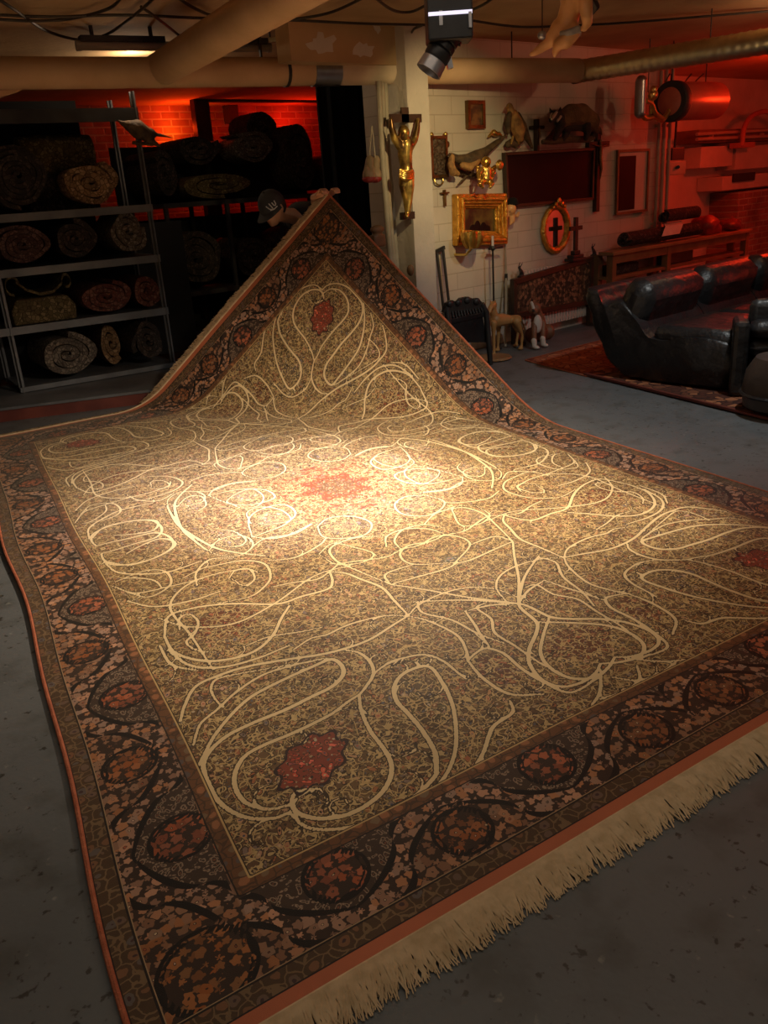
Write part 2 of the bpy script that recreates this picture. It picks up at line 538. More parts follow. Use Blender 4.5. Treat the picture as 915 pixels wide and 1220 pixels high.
def carpet_pos(u, v):
    u = np.asarray(u, float); v = np.asarray(v, float)
    wob = .012 * np.sin(v * 2.1 + .6) + .008 * np.sin(v * 4.7)
    edge = np.exp(-u / .5)
    g = flat_uv(u - wob * edge * 1.0, v)
    z = TOPZ + .002 * np.sin(u * 5 + v * 3) + .002
    m = np.array([[UV1[0] - UVC[0], UV2[0] - UVC[0]], [UV1[1] - UVC[1], UV2[1] - UVC[1]]])
    inv = np.linalg.inv(m)
    du = u - UVC[0]; dv = v - UVC[1]
    a = inv[0, 0] * du + inv[0, 1] * dv
    b = inv[1, 0] * du + inv[1, 1] * dv
    c = 1 - a - b
    k = .20
    gc = np.where(c < 0, 0, np.where(c < k, c * c / (2 * k), c - k / 2)) / (1 - k / 2)
    cflat = flat_uv(np.array(CW), np.array(CL))
    lift = np.array([PEAK[0] - cflat[0], PEAK[1] - cflat[1], PEAK[2] - TOPZ])
    ab = np.clip(a, 0, 1) * np.clip(b, 0, 1) * 4
    sag = ab * np.clip(c, 0, 1) * (1 - np.clip(c, 0, 1)) * 4
    x = g[..., 0] + gc * lift[0] + sag * .10
    y = g[..., 1] + gc * lift[1] + sag * .12
    zz = z + gc * lift[2] - sag * .02
    rip = .012 * np.sin((a - b) * 21) * np.clip(c, 0, 1) * (1 - np.clip(c, 0, 1))
    return np.stack([x + rip, y + rip, zz], -1)


def g_uv(px, py):
    p = at(px, py, z=TOPZ)
    A2 = np.array([(CD - CA) / CW, (CB - CA) / CL]).T
    return np.linalg.solve(A2, np.array([p.x, p.y]) - CA)


# vines of the field drawn as they lie on the rug (surveyed on the flat part, the design repeats by mirroring)
TRACE = [
    # corner heart, inner line
    (1.0, [(348, 958), (322, 963), (295, 955), (282, 937), (282, 918), (293, 900), (316, 887), (348, 874), (380, 859), (397, 850), (416, 836), (428, 829)]),
    (1.0, [(428, 829), (431, 848), (442, 871), (459, 893), (468, 913), (462, 936), (442, 956), (414, 970), (382, 974), (357, 967), (350, 953), (357, 942), (382, 939)]),
    # outer line and the two long paisley leaves at its left
    (1.1, [(348, 967), (327, 974), (293, 972), (264, 955), (248, 929), (243, 911), (250, 895), (270, 877), (300, 862), (340, 846), (371, 831), (397, 818), (409, 804), (406, 793), (394, 787), (371, 796), (337, 811), (300, 830), (275, 852), (255, 877), (244, 898), (238, 911)]),
    (.8, [(230, 888), (238, 863), (259, 845), (280, 826), (311, 806), (345, 795), (380, 787), (394, 786)]),
    (.7, [(266, 843), (256, 834), (251, 821), (256, 811), (272, 806), (311, 799), (345, 793)]),
    (1.0, [(214, 860), (219, 842), (232, 819), (259, 806), (295, 795), (348, 786), (382, 781), (414, 773), (442, 762), (470, 744), (486, 734)]),
    (1.0, [(348, 967), (368, 984), (399, 987), (436, 980), (470, 961), (496, 948), (519, 925), (521, 916), (519, 896), (504, 871), (487, 851), (473, 836), (470, 819), (482, 803), (510, 795), (527, 814), (539, 839), (544, 868), (543, 896), (533, 922), (516, 942), (496, 957)]),
    (.9, [(428, 829), (437, 818), (445, 804), (441, 790), (428, 779), (412, 776)]),
    (.8, [(445, 804), (457, 795), (470, 788), (504, 781), (527, 788), (545, 802), (556, 810)]),
    (.8, [(486, 734), (459, 734), (428, 741), (408, 748), (390, 757), (370, 762), (350, 775)]),
    (.8, [(486, 734), (510, 740), (544, 757), (556, 777), (557, 788)]),
    (.7, [(385, 748), (357, 754), (320, 760), (290, 772)]),
    # heart on the long axis of the short side
    (1.0, [(611, 646), (613, 665), (618, 690), (618, 717), (622, 726), (639, 741), (639, 754), (631, 773), (631, 791), (645, 810), (668, 819), (693, 814), (710, 802), (715, 792)]),
    (1.0, [(639, 741), (682, 742), (722, 745), (750, 754), (767, 768), (762, 782), (739, 789), (716, 791)]),
    (.8, [(642, 663), (625, 688), (618, 717)]),
    (.8, [(625, 700), (639, 697), (659, 708), (688, 714), (710, 728), (739, 745), (760, 762)]),
    (.8, [(642, 665), (662, 671), (671, 688), (693, 705), (708, 722)]),
    (.9, [(557, 788), (568, 778), (580, 773), (600, 779), (620, 796), (645, 812), (680, 826), (713, 808)]),
    (.9, [(557, 788), (577, 810), (608, 828), (648, 828)]),
    (.9, [(608, 836), (611, 850), (588, 867), (577, 896), (560, 925)]),
    (.8, [(759, 793), (762, 810), (745, 824), (715, 834)]),
    (.8, [(716, 799), (715, 825), (705, 842)]),
    (.8, [(554, 728), (585, 721), (618, 719)]),
    (.8, [(554, 728), (566, 745), (571, 754), (583, 771)]),
    (.7, [(486, 734), (500, 720), (530, 706), (560, 700), (590, 702), (618, 712)]),
    (.8, [(611, 646), (590, 655), (560, 668), (541, 672)]),
    # heart at the middle of the long side
    (1.0, [(196, 760), (200, 736), (224, 727), (252, 722), (283, 720), (331, 720), (359, 711), (390, 702), (396, 693), (393, 681)]),
    (1.0, [(196, 760), (208, 778), (240, 788), (275, 786), (305, 776), (325, 758), (335, 738), (345, 722)]),
    (.7, [(214, 752), (214, 738), (226, 733), (236, 742), (232, 756), (222, 766), (235, 776), (258, 778)]),
    (.9, [(200, 775), (225, 793), (262, 796), (305, 786), (345, 770)]),
    (.8, [(190, 770), (204, 792), (235, 800)]),
    (.8, [(216, 690), (240, 678), (265, 672), (290, 668), (315, 672), (322, 688), (312, 702), (296, 712), (262, 719)]),
    (.7, [(272, 690), (280, 680), (296, 678), (303, 690), (290, 698), (276, 690)]),
    (.8, [(322, 700), (350, 694), (378, 690), (394, 680)]),
    (.9, [(393, 681), (412, 683), (430, 690), (455, 700), (470, 716), (486, 733)]),
    (.8, [(393, 681), (405, 672), (430, 668), (460, 664), (478, 655)]),
    # long curls of the upper field
    (1.0, [(246, 656), (232, 645), (218, 632), (211, 616), (209, 601), (216, 590), (229, 578)]),
    (.7, [(270, 598), (280, 590), (300, 583), (314, 592), (308, 603), (288, 606), (270, 598)]),
    (.7, [(212, 604), (224, 593), (240, 592), (246, 602), (236, 610)]),
    (.8, [(300, 640), (296, 620), (310, 608), (338, 602), (352, 612), (340, 625), (318, 634), (300, 640)]),
    (.8, [(300, 640), (325, 642), (352, 636), (372, 625)]),
    (.7, [(248, 657), (258, 645), (280, 638), (297, 642), (300, 652), (284, 662), (262, 662), (248, 657)]),
    (.8, [(300, 652), (315, 642), (345, 637), (370, 625)]),
    (.8, [(378, 628), (392, 618), (420, 616), (442, 624), (436, 637), (410, 642), (385, 640), (378, 628)]),
    (.7, [(380, 660), (396, 648), (420, 652), (445, 660), (432, 670), (400, 672), (380, 660)]),
    (.8, [(320, 668), (352, 664), (380, 650), (388, 642)]),
    (1.0, [(111, 641), (122, 630), (138, 624), (165, 620), (184, 621), (193, 630), (186, 640), (160, 648), (135, 656), (120, 660)]),
    (1.0, [(120, 660), (123, 668), (135, 674), (160, 672), (186, 664), (206, 652), (206, 645), (190, 642), (168, 650), (150, 660)]),
    (.9, [(124, 672), (138, 683), (165, 685), (200, 682), (240, 668)]),
    (.8, [(132, 700), (160, 708), (200, 700), (240, 690)]),
    (.8, [(135, 695), (150, 690), (180, 692), (193, 702)]),
    (.9, [(150, 718), (185, 724), (230, 716), (262, 705)]),
    (.8, [(98, 612), (110, 602), (135, 600), (145, 608), (135, 616), (110, 622)]),
    (.8, [(98, 560), (108, 575), (115, 590), (140, 594), (170, 590), (200, 580), (204, 574)]),
    (.8, [(100, 590), (112, 578), (140, 566), (180, 560), (230, 556), (262, 548)]),
    (.8, [(152, 590), (165, 596), (190, 597), (208, 588)]),
    (.8, [(478, 655), (500, 650), (520, 640), (545, 640), (560, 650), (541, 672)]),
    (.8, [(478, 655), (470, 645), (480, 632), (505, 626), (530, 630)]),
    (.8, [(505, 626), (520, 612), (550, 605), (575, 612), (590, 625), (611, 646)]),
    (.8, [(560, 650), (590, 640), (611, 646)]),
]
# broad coloured shapes: (centre px, radii in m, colour, kind)


def seg_dist(P, segs):
    """distance from points to tapered strokes minus half width; segs rows: ax ay bx by ra rb"""
    out = np.full(len(P), 9.0)
    for ax, ay, bx, by, ra, rb in segs:
        m = (P[:, 0] > min(ax, bx) - .06) & (P[:, 0] < max(ax, bx) + .06) & (P[:, 1] > min(ay, by) - .06) & (P[:, 1] < max(ay, by) + .06)
        if not m.any(): continue
        q = P[m]
        dx, dy = bx - ax, by - ay
        t = np.clip(((q[:, 0] - ax) * dx + (q[:, 1] - ay) * dy) / (dx * dx + dy * dy + 1e-12), 0, 1)
        d = np.hypot(q[:, 0] - ax - t * dx, q[:, 1] - ay - t * dy) - (ra + (rb - ra) * t)
        out[m] = np.minimum(out[m], d)
    return out


def make_carpet():
    NU, NV = 412, 668
    us = np.linspace(0, CW, NU + 1); vs = np.linspace(0, CL, NV + 1)
    U, V = np.meshgrid(us, vs)
    pos = carpet_pos(U, V).reshape(-1, 3)
    # quarter fields
    hu, hv = NU // 2 + 1, NV // 2 + 1
    QU, QV = np.meshgrid(us[:hu], vs[:hv])
    Q = np.stack([QU.ravel(), QV.ravel()], 1)
    segs = []
    for w, pts in TRACE:
        q = np.array([g_uv(*p) for p in pts])
        sm = np.array([[p.x, p.y] for p in smoothpts([(a, b, 0) for a, b in q], 7)])
        n = len(sm)
        rad = np.array([.0074 * w * (.50 + .50 * math.sin(PI * (.12 + .76 * i / (n - 1)))) for i in range(n)])
        for i in range(n - 1):
            segs.append((*sm[i], *sm[i + 1], rad[i], rad[i + 1]))
            for fu, fv in ((True, False), (False, True)):   # what crosses the middle axes comes back mirrored
                a = sm[i].copy(); b = sm[i + 1].copy()
                if fu and max(a[0], b[0]) > CW / 2 - .03:
                    segs.append((CW - a[0], a[1], CW - b[0], b[1], rad[i], rad[i + 1]))
                if fv and max(a[1], b[1]) > CL / 2 - .03:
                    segs.append((a[0], CL - a[1], b[0], CL - b[1], rad[i], rad[i + 1]))
    # a few side tendrils with curled ends off the long vines
    r2 = random.Random(3)
    for w, pts in TRACE[::1]:
        q = [g_uv(*p) for p in pts]
        for k in range(1, len(q) - 1, 2):
            if r2.random() < .55:
                a = q[k]; d = q[k + 1] - q[k - 1]; L = np.hypot(*d)
                if L < .02: continue
                d = d / L; s = r2.choice((-1, 1)); th = math.atan2(d[1], d[0]); p = a.copy(); st = .016
                cu = s * (.10 + .25 * r2.random())
                for j in range(9):
                    th += cu * (1 + j * .16)
                    p2 = p + st * np.array([math.cos(th), math.sin(th)])
                    segs.append((*p, *p2, .0036 - .0002 * j, .0034 - .0002 * j)); p = p2
    vine = seg_dist(Q, segs)
    # ---- border drawing in (s along, t from edge)
    tu = Q[:, 0] + .012; tv = Q[:, 1] - .025
    t = np.minimum(tu, tv)
    along_long = tu < tv                    # nearest the long side
    s = np.where(along_long, Q[:, 1], Q[:, 0])
    half = np.where(along_long, CL / 2, CW / 2)
    per = np.where(along_long, .752, .655); s0 = np.where(along_long, .60, .505)
    ph = 2 * PI * (s - s0) / per
    cosv = np.cos(ph)
    wave = np.sign(cosv) * np.abs(cosv) ** .55
    mid = .190 - .098 * wave
    slope = np.abs(np.sin(ph))
    bw = .023 + .028 * slope
    d_in = np.abs(t - (mid - bw)); d_out = np.abs(t - (mid + bw))
    sl = 1 / np.sqrt(1 + (2.6 * slope) ** 2)
    blk = np.minimum(d_in, d_out) * sl - .0024
    blk = np.where((t > .078) & (t < .300), blk, 9.0)
    band = np.abs(t - mid) < bw
    # rosettes
    ros = np.full(len(Q), 9.0); rkind = np.zeros(len(Q), int)
    cents = [(.172, .185, .105, 0)]
    for k in range(6):
        for (p0, pr, side) in ((.60, .752, 'L'), (.505, .655, 'S')):
            for off, tt, rr, kd in ((0, .222, .080, 1), (.5, .160, .078, 2)):
                ss = p0 + (k + off) * pr
                if side == 'L': cents.append((tt, ss, rr, kd))
                else: cents.append((ss, tt + .03, rr, kd))
    for cx, cy, rr, kd in cents:
        d = np.hypot(Q[:, 0] - cx, Q[:, 1] - cy) - rr
        m = d < ros
        ros[m] = d[m]; rkind[m] = kd
    ring = np.minimum(np.abs(ros) - .0028, np.abs(ros + .013) - .0008)
    ring = np.where((t > .07) & (t < .318), ring, 9)
    blk = np.where(ros < .012, ring, np.minimum(blk, ring))
    corner = (np.maximum(tu, tv) < .30) & (ros > .012)
    # ---- broad colours
    def C(*c): return np.array(c)
    tint = np.tile(C(.34, .230, .120), (len(Q), 1))
    nz = .5 + .5 * np.sin(Q[:, 0] * 9.1 + 1.7 * np.sin(Q[:, 1] * 5.3)) * np.sin(Q[:, 1] * 7.7 + 2 * np.sin(Q[:, 0] * 4.1))
    tint = tint * (1 - nz[:, None]) + C(.31, .19, .120) * nz[:, None]

    def blob(c, r, col, soft=.02, amt=1.0, lobes=0, la=.12, rot=0.0, mirror=True):
        nonlocal tint
        cs = [c]
        for q in cs:
            dx = Q[:, 0] - q[0]; dy = Q[:, 1] - q[1]
            x = dx * math.cos(rot) + dy * math.sin(rot); y = -dx * math.sin(rot) + dy * math.cos(rot)
            a = np.arctan2(y / r[1], x / r[0])
            rad = np.hypot(x / r[0], y / r[1]) / (1 + la * np.cos(lobes * a) if lobes else 1)
            mm = np.clip((1 - rad) * min(r) / soft + .5, 0, 1)[:, None] * amt
            tint = tint * (1 - mm) + np.array(col) * mm
            d = (rad - 1) * min(r)
        return d
    for px, rr in (((293, 592), .075), ((273, 649), .085), ((232, 602), .07), ((411, 629), .08), ((411, 664), .085), ((325, 623), .05), ((246, 654), .06), ((370, 560), .12)):
        q = g_uv(*px)
        if q[0] > CW / 2: q[0] = CW - q[0]
        if q[1] > CL / 2: q[1] = CL - q[1]
        blob(q, (rr, rr * .9), (.46, .38, .33), .02, .6)
    blob(g_uv(500, 835), (.09, .16), (.24, .19, .15), .05, .8)
    blob(g_uv(545, 668), (.07, .06), (.20, .27, .22), .02, .6)
    blob(g_uv(266, 828), (.05, .05), (.34, .22, .18), .02, .8)
    blob(g_uv(505, 850), (.06, .1), (.20, .125, .04), .03, .8)
    blob(g_uv(590, 800), (.07, .09), (.24, .09, .05), .03, .8)
    for px in ((160, 655), (430, 740), (250, 690), (660, 712), (690, 640), (340, 690), (585, 745)):
        blob(g_uv(*px), (.07, .05), (.26, .12, .065), .03, .6, 5)
    d2 = blob((.655, 1.60), (.13, .11), (.27, .085, .045), .03, .9, 8)
    d3 = blob((1.65, .66), (.14, .10), (.27, .095, .045), .03, .9, 8)
    dc = blob((1.651, 2.679), (.33, .40), (.56, .13, .06), .12, .9, 8, .20)
    blob((1.651, 2.679), (.10, .12), (.30, .17, .08), .03, .9, 6)
    dr = blob((.62, .665), (.125, .088), (.50, .115, .075), .006, 1.0, 9, .10, R(38))
    palm = np.abs(dr) - .0045
    # border colours
    bt = t < BOR - .045
    tint[bt] = C(.19, .130, .085)
    tint[bt & band] = C(.45, .29, .20)
    lowside = bt & (t < mid - bw)
    tint[lowside] = C(.36, .21, .125)
    tint[bt & corner] = C(.30, .16, .085)
    tint[bt & (ros < 0) & (rkind == 1)] = C(.38, .135, .07)
    tint[bt & (ros < 0) & (rkind == 2)] = C(.30, .13, .055)
    tint[bt & (ros < 0) & (rkind == 0)] = C(.33, .15, .055)
    blk = np.minimum(blk, np.where(t > BOR, palm, 9.0))
    fieldred = (dr < 0) | (dc < -.16)
    fine = (bt & ~band & (ros > 0) & ~lowside & ~corner).astype(float) + (fieldred & (t > BOR)) * 1.0
    # ---- spread the quarter over the whole rug
    iu = np.minimum(np.arange(NU + 1), NU - np.arange(NU + 1)); iv = np.minimum(np.arange(NV + 1), NV - np.arange(NV + 1))
    idx = (iv[:, None] * hu + iu[None, :]).ravel()
    me = bpy.data.meshes.new('pile')
    N = (NU + 1) * (NV + 1)
    a = (np.arange(NV)[:, None] * (NU + 1) + np.arange(NU)[None, :]).ravel()
    quads = np.stack([a, a + 1, a + NU + 2, a + NU + 1], 1).astype(np.int32)
    me.vertices.add(N); me.vertices.foreach_set('co', pos.astype(np.float32).ravel())
    me.loops.add(quads.size); me.loops.foreach_set('vertex_index', quads.ravel())
    me.polygons.add(len(quads)); me.polygons.foreach_set('loop_start', np.arange(0, quads.size, 4, dtype=np.int32))
    me.polygons.foreach_set('use_smooth', np.ones(len(quads), bool))
    me.update(calc_edges=True)

    def fl(name, arr):
        at_ = me.attributes.new(name, 'FLOAT', 'POINT'); at_.data.foreach_set('value', np.clip(arr, -1, 1).astype(np.float32))
    fl('vine', vine[idx]); fl('line', blk[idx]); fl('edge_t', t[idx]); fl('fine', fine[idx])
    ca = me.attributes.new('tint', 'FLOAT_COLOR', 'POINT')
    ca.data.foreach_set('color', np.concatenate([tint[idx], np.ones((N, 1))], 1).astype(np.float32).ravel())
    uvw = me.attributes.new('rug_uv', 'FLOAT_VECTOR', 'POINT')
    qf = Q[idx]
    uvw.data.foreach_set('vector', np.concatenate([qf, np.zeros((N, 1))], 1).astype(np.float32).ravel())
    me.materials.append(carpet_mat())
    return me


def carpet_mat():
    m, nt, b = new_mat('carpet_pile')
    lk = nt.links.new
    b.inputs['Roughness'].default_value = .62
    b.inputs['Specular IOR Level'].default_value = .35
    b.inputs['Sheen Weight'].default_value = .25
    b.inputs['Sheen Roughness'].default_value = .4
    b.inputs['Sheen Tint'].default_value = (1, .9, .75, 1)

    def attr(n): return nd(nt, 'ShaderNodeAttribute', attribute_name=n)

    def math_(op, a, bb=None, c=None):
        n = nd(nt, 'ShaderNodeMath', operation=op)
        for i, x in enumerate((a, bb, c)):
            if x is None: continue
            if isinstance(x, (int, float)): n.inputs[i].default_value = x
            else: lk(x, n.inputs[i])
        return n.outputs[0]

    def mix(f, a, bb, mode='MIX'):
        n = nd(nt, 'ShaderNodeMix', data_type='RGBA', blend_type=mode)
        for i, x in ((0, f), (6, a), (7, bb)):
            if isinstance(x, (int, float)): n.inputs[i].default_value = x
            elif isinstance(x, tuple): n.inputs[i].default_value = rgba(x)
            else: lk(x, n.inputs[i])
        return n.outputs[2]

    uv = attr('rug_uv').outputs['Vector']
    tint = attr('tint').outputs['Color']
    vine = attr('vine').outputs['Fac']; line = attr('line').outputs['Fac']; t = attr('edge_t').outputs['Fac']; fine = attr('fine').outputs['Fac']
    # wobble the weave a little
    nz = nd(nt, 'ShaderNodeTexNoise', inp={'Scale': 26.0, 'Detail': 3})
    lk(uv, nz.inputs['Vector'])
    sub = nd(nt, 'ShaderNodeVectorMath', operation='SUBTRACT'); lk(nz.outputs['Color'], sub.inputs[0]); sub.inputs[1].default_value = (.5, .5, .5)
    scl = nd(nt, 'ShaderNodeVectorMath', operation='SCALE'); lk(sub.outputs[0], scl.inputs[0]); scl.inputs['Scale'].default_value = .024
    add = nd(nt, 'ShaderNodeVectorMath', operation='ADD'); lk(uv, add.inputs[0]); lk(scl.outputs[0], add.inputs[1])
    wuv = add.outputs[0]

    def voro(scale, rnd=1.0, lobes=0, depth=.2):
        v = nd(nt, 'ShaderNodeTexVoronoi', inp={'Scale': scale, 'Randomness': rnd}); lk(wuv, v.inputs['Vector'])
        e = nd(nt, 'ShaderNodeTexVoronoi', feature='DISTANCE_TO_EDGE', inp={'Scale': scale, 'Randomness': rnd}); lk(wuv, e.inputs['Vector'])
        sp = nd(nt, 'ShaderNodeSeparateColor'); lk(v.outputs['Color'], sp.inputs[0])
        if lobes:
            df = nd(nt, 'ShaderNodeVectorMath', operation='SUBTRACT'); lk(wuv, df.inputs[0]); lk(v.outputs['Position'], df.inputs[1])
            sx = nd(nt, 'ShaderNodeSeparateXYZ'); lk(df.outputs[0], sx.inputs[0])
            an = math_('ARCTAN2', sx.outputs[1], sx.outputs[0])
            cs = math_('COSINE', math_('MULTIPLY_ADD', an, float(lobes), math_('MULTIPLY', sp.outputs[2], 6.28)))
            dist = math_('MULTIPLY', v.outputs['Distance'], math_('MULTIPLY_ADD', cs, depth, 1.0))
            return v.outputs['Distance'], dist, sp.outputs[0], sp.outputs[1]
        return v.outputs['Distance'], e.outputs['Distance'], sp.outputs[0], sp.outputs[1]

    def ramp(f, stops, interp='CONSTANT'):
        r = nd(nt, 'ShaderNodeValToRGB'); r.color_ramp.interpolation = interp
        el = r.color_ramp.elements
        while len(el) < len(stops): el.new(.5)
        for x, (p, c) in zip(el, stops): x.position = p; x.color = rgba(c)
        lk(f, r.inputs['Fac'])
        return r.outputs['Color']
    # ---------------- field: curling tendrils, leaves and small blossoms
    def tendril(scale, off, w):
        o = nd(nt, 'ShaderNodeVectorMath', operation='ADD'); lk(wuv, o.inputs[0]); o.inputs[1].default_value = (off, off * .7, off * .3)
        n = nd(nt, 'ShaderNodeTexNoise', inp={'Scale': scale, 'Detail': 1.0, 'Roughness': .4}); lk(o.outputs[0], n.inputs['Vector'])
        a_ = math_('ABSOLUTE', math_('SUBTRACT', n.outputs['Fac'], .5))
        return math_('LESS_THAN', a_, w), math_('LESS_THAN', a_, w * 2.0)
    notred = math_('LESS_THAN', fine, .5)
    base = ramp(nz.outputs['Fac'], [(0, (.22, .19, .13)), (.5, (.50, .44, .33))], 'LINEAR')
    fcol = mix(1.0, tint, base, 'MULTIPLY')
    d2, e2, q1, q2 = voro(78.0)
    fcol = mix(math_('MULTIPLY', math_('LESS_THAN', d2, .36), math_('GREATER_THAN', q1, .35)), fcol, ramp(q2, [(0, (.045, .028, .018)), (.30, (.40, .29, .165)), (.58, (.30, .12, .06)), (.74, (.10, .105, .13)), (.86, (.50, .40, .27))]))
    t1, t1r = tendril(20.0, 3.1, .022)
    t2, t2r = tendril(25.0, 7.7, .018)
    fcol = mix(math_('MULTIPLY', math_('MAXIMUM', t1r, t2r), notred), fcol, (.050, .030, .016))
    fcol = mix(math_('MULTIPLY', math_('MAXIMUM', t1, t2), notred), fcol, (  .56, .40, .18))
    d, dl, r1, r2 = voro(37.0, 1.0, 2, .32)
    leaf = ramp(r1, [(0, (.62, .66, .45)), (.20, (1.45, 1.15, .95)), (.42, (.80, .78, .58)), (.58, (1.10, .66, .48)), (.72, (1.6, 1.45, 1.40)), (.84, (.72, .80, 1.05))])
    lcol = mix(1.0, tint, leaf, 'MULTIPLY')
    lcol = mix(math_('LESS_THAN', d, .15), lcol, ramp(r2, [(0, (.035, .022, .014)), (.5, (.58, .43, .25)), (.75, (.06, .07, .12)), (.88, (.40, .12, .06))]))
    dn, en, rn1, rn2 = voro(31.0)
    net = math_('MULTIPLY', math_('MULTIPLY', math_('LESS_THAN', en, .040), math_('GREATER_THAN', nz.outputs['Fac'], .44)), notred)
    lim = math_('MULTIPLY_ADD', r2, .16, .24)
    fcol = mix(math_('LESS_THAN', dl, math_('ADD', lim, .085)), fcol, (.038, .023, .012))
    fcol = mix(math_('LESS_THAN', dl, lim), fcol, lcol)
    fcol = mix(net, fcol, (.50, .345, .145))
    # cream vines with a dark rim
    fcol = mix(math_('LESS_THAN', vine, .0032), fcol, (.050, .030, .014))
    vn = nd(nt, 'ShaderNodeTexNoise', inp={'Scale': 120.0, 'Detail': 2}); lk(uv, vn.inputs['Vector'])
    vin = math_('ADD', vine, math_('MULTIPLY', math_('SUBTRACT', vn.outputs['Fac'], .5), .006))
    fcol = mix(math_('LESS_THAN', vin, 0.0), fcol, (.75, .575, .31))
    # ---------------- border: blossoms on a near-black ground
    d, dl, r1, r2 = voro(36.0, .62, 5, .10)
    fl = ramp(r1, [(0, (.85, .76, .72)), (.3, (1.18, .98, .86)), (.5, (.64, .54, .50)), (.72, (1.0, .70, .46)), (.88, (.78, .78, .82))])
    bl = mix(1.0, tint, fl, 'MULTIPLY')
    bl = mix(math_('LESS_THAN', d, .155), bl, (.035, .016, .012))
    bl = mix(math_('LESS_THAN', d, .10), bl, ramp(r2, [(0, (.62, .46, .28)), (.45, (.42, .11, .05)), (.75, (.60, .42, .30))]))
    bcol = mix(math_('LESS_THAN', dl, .53), (.042, .024, .016), bl)
    # small sprigs drawn in outline between the bands
    d, dl, r1, r2 = voro(52.0, .9, 2, .3)
    ol = math_('LESS_THAN', math_('ABSOLUTE', math_('SUBTRACT', dl, .36)), .07)
    fc = mix(ol, (.055, .033, .022), (.30, .215, .145))
    fc = mix(math_('LESS_THAN', d, .15), fc, (.20, .075, .04))
    bcol = mix(math_('GREATER_THAN', fine, .5), bcol, fc)
    bcol = mix(math_('LESS_THAN', line, .0022), bcol, (.008, .006, .005))
    col = mix(math_('LESS_THAN', t, .335), fcol, bcol)
    # red palmette outline inside the field
    col = mix(math_('MULTIPLY', math_('LESS_THAN', line, 0.0), math_('GREATER_THAN', t, .335)), col, (.035, .016, .014))
    # ---------------- guards
    d, e, r1, r2 = voro(26.0, .6)
    g1 = mix(math_('LESS_THAN', d, .36), (.075, .042, .020), ramp(r1, [(0, (.15, .095, .065)), (.45, (.20, .095, .045)), (.75, (.12, .10, .09))]))
    g1 = mix(math_('LESS_THAN', d, .15), g1, (.06, .03, .03))
    g1 = mix(math_('LESS_THAN', e, .045), g1, (.19, .12, .06))
    g2 = mix(math_('LESS_THAN', d, .36), (.16, .070, .028), ramp(r1, [(0, (.34, .14, .06)), (.5, (.20, .13, .07)), (.8, (.12, .09, .08))]))
    g2 = mix(math_('LESS_THAN', e, .05), g2, (.08, .04, .02))
    col = mix(math_('MULTIPLY', math_('GREATER_THAN', t, .303), math_('LESS_THAN', t, .340)), col, g2)
    col = mix(math_('LESS_THAN', t, .070), col, g1)

    def stripe(c, lo, hi, rgb): return mix(math_('MULTIPLY', math_('GREATER_THAN', t, lo), math_('LESS_THAN', t, hi)), c, rgb)
    col = stripe(col, .070, .075, (.015, .01, .008))
    col = stripe(col, .075, .0775, (.38, .26, .14))
    col = stripe(col, .0165, .0205, (.02, .012, .01))
    col = stripe(col, .299, .303, (.015, .01, .008))
    col = stripe(col, .338, .343, (.56, .38, .16))
    col = stripe(col, .343, .346, (.03, .018, .01))
    col = mix(math_('LESS_THAN', t, .0165), col, (.46, .135, .062))
    # wear and abrash: soft bands of slightly different wool
    wn = nd(nt, 'ShaderNodeTexNoise', inp={'Scale': 3.0, 'Detail': 5}); lk(uv, wn.inputs['Vector'])
    wr = nd(nt, 'ShaderNodeMapRange', inp={1: .3, 2: .7, 3: .84, 4: 1.12}); lk(wn.outputs['Fac'], wr.inputs[0])
    wc = nd(nt, 'ShaderNodeCombineColor'); [lk(wr.outputs[0], wc.inputs[i]) for i in range(3)]
    col = mix(1.0, col, wc.outputs[0], 'MULTIPLY')
    lk(col, b.inputs['Base Color'])
    bn = nd(nt, 'ShaderNodeTexNoise', inp={'Scale': 420.0, 'Detail': 2}); lk(uv, bn.inputs['Vector'])
    bp = nd(nt, 'ShaderNodeBump', inp={'Strength': .25, 'Distance': .003}); lk(bn.outputs['Fac'], bp.inputs['Height']); lk(bp.outputs['Normal'], b.inputs['Normal'])
    M['carpet_pile'] = m
    return m


def carpet_frame(u, v):
    """position, outward-along-length direction and normal at a rug point"""
    p = carpet_pos(np.array(u), np.array(v)); h = .01
    pu = carpet_pos(np.array(u + h), np.array(v)) - carpet_pos(np.array(u - h), np.array(v))
    pv = carpet_pos(np.array(u), np.array(v + h)) - carpet_pos(np.array(u), np.array(v - h))
    du = Vector(pu).normalized(); dv = Vector(pv).normalized()
    return Vector(p), du, dv, du.cross(dv).normalized()


def fringe_mesh(v0, sgn, count, length, seed):
    r = random.Random(seed)
    mb = MB()
    clump = [r.uniform(-1, 1) for _ in range(400)]
    for i in range(count):
        u = .01 + (CW - .02) * (i + r.random() * .9) / count
        p, du, dv, n = carpet_frame(u, v0)
        out = dv * sgn
        ci = int(u / CW * 230); cf = clump[ci % 400]
        flat = p.z < .06
        L = length * r.uniform(.75, 1.05) * (1 + .08 * cf)
        lean = du * (.16 * cf + r.uniform(-.28, .28) - .10)
        pts = []
        for k, f in enumerate((0, .35, .7, 1.0)):
            q = p + out * (L * f) + lean * (L * f * f)
            if flat:
                q.z = max(.0035, p.z * (1 - f) + .004 + .006 * math.sin(f * 3.1) * r.uniform(.3, 1.4))
            else:
                q += Vector((0, 0, -.5 * L * f * f)) + n * r.uniform(-.01, .01) * f
            pts.append(q)
        mb.tube(pts, [.0022, .0026, .0024, .0012], 3)
    # woven header the knots hang from
    hp = []
    return mb


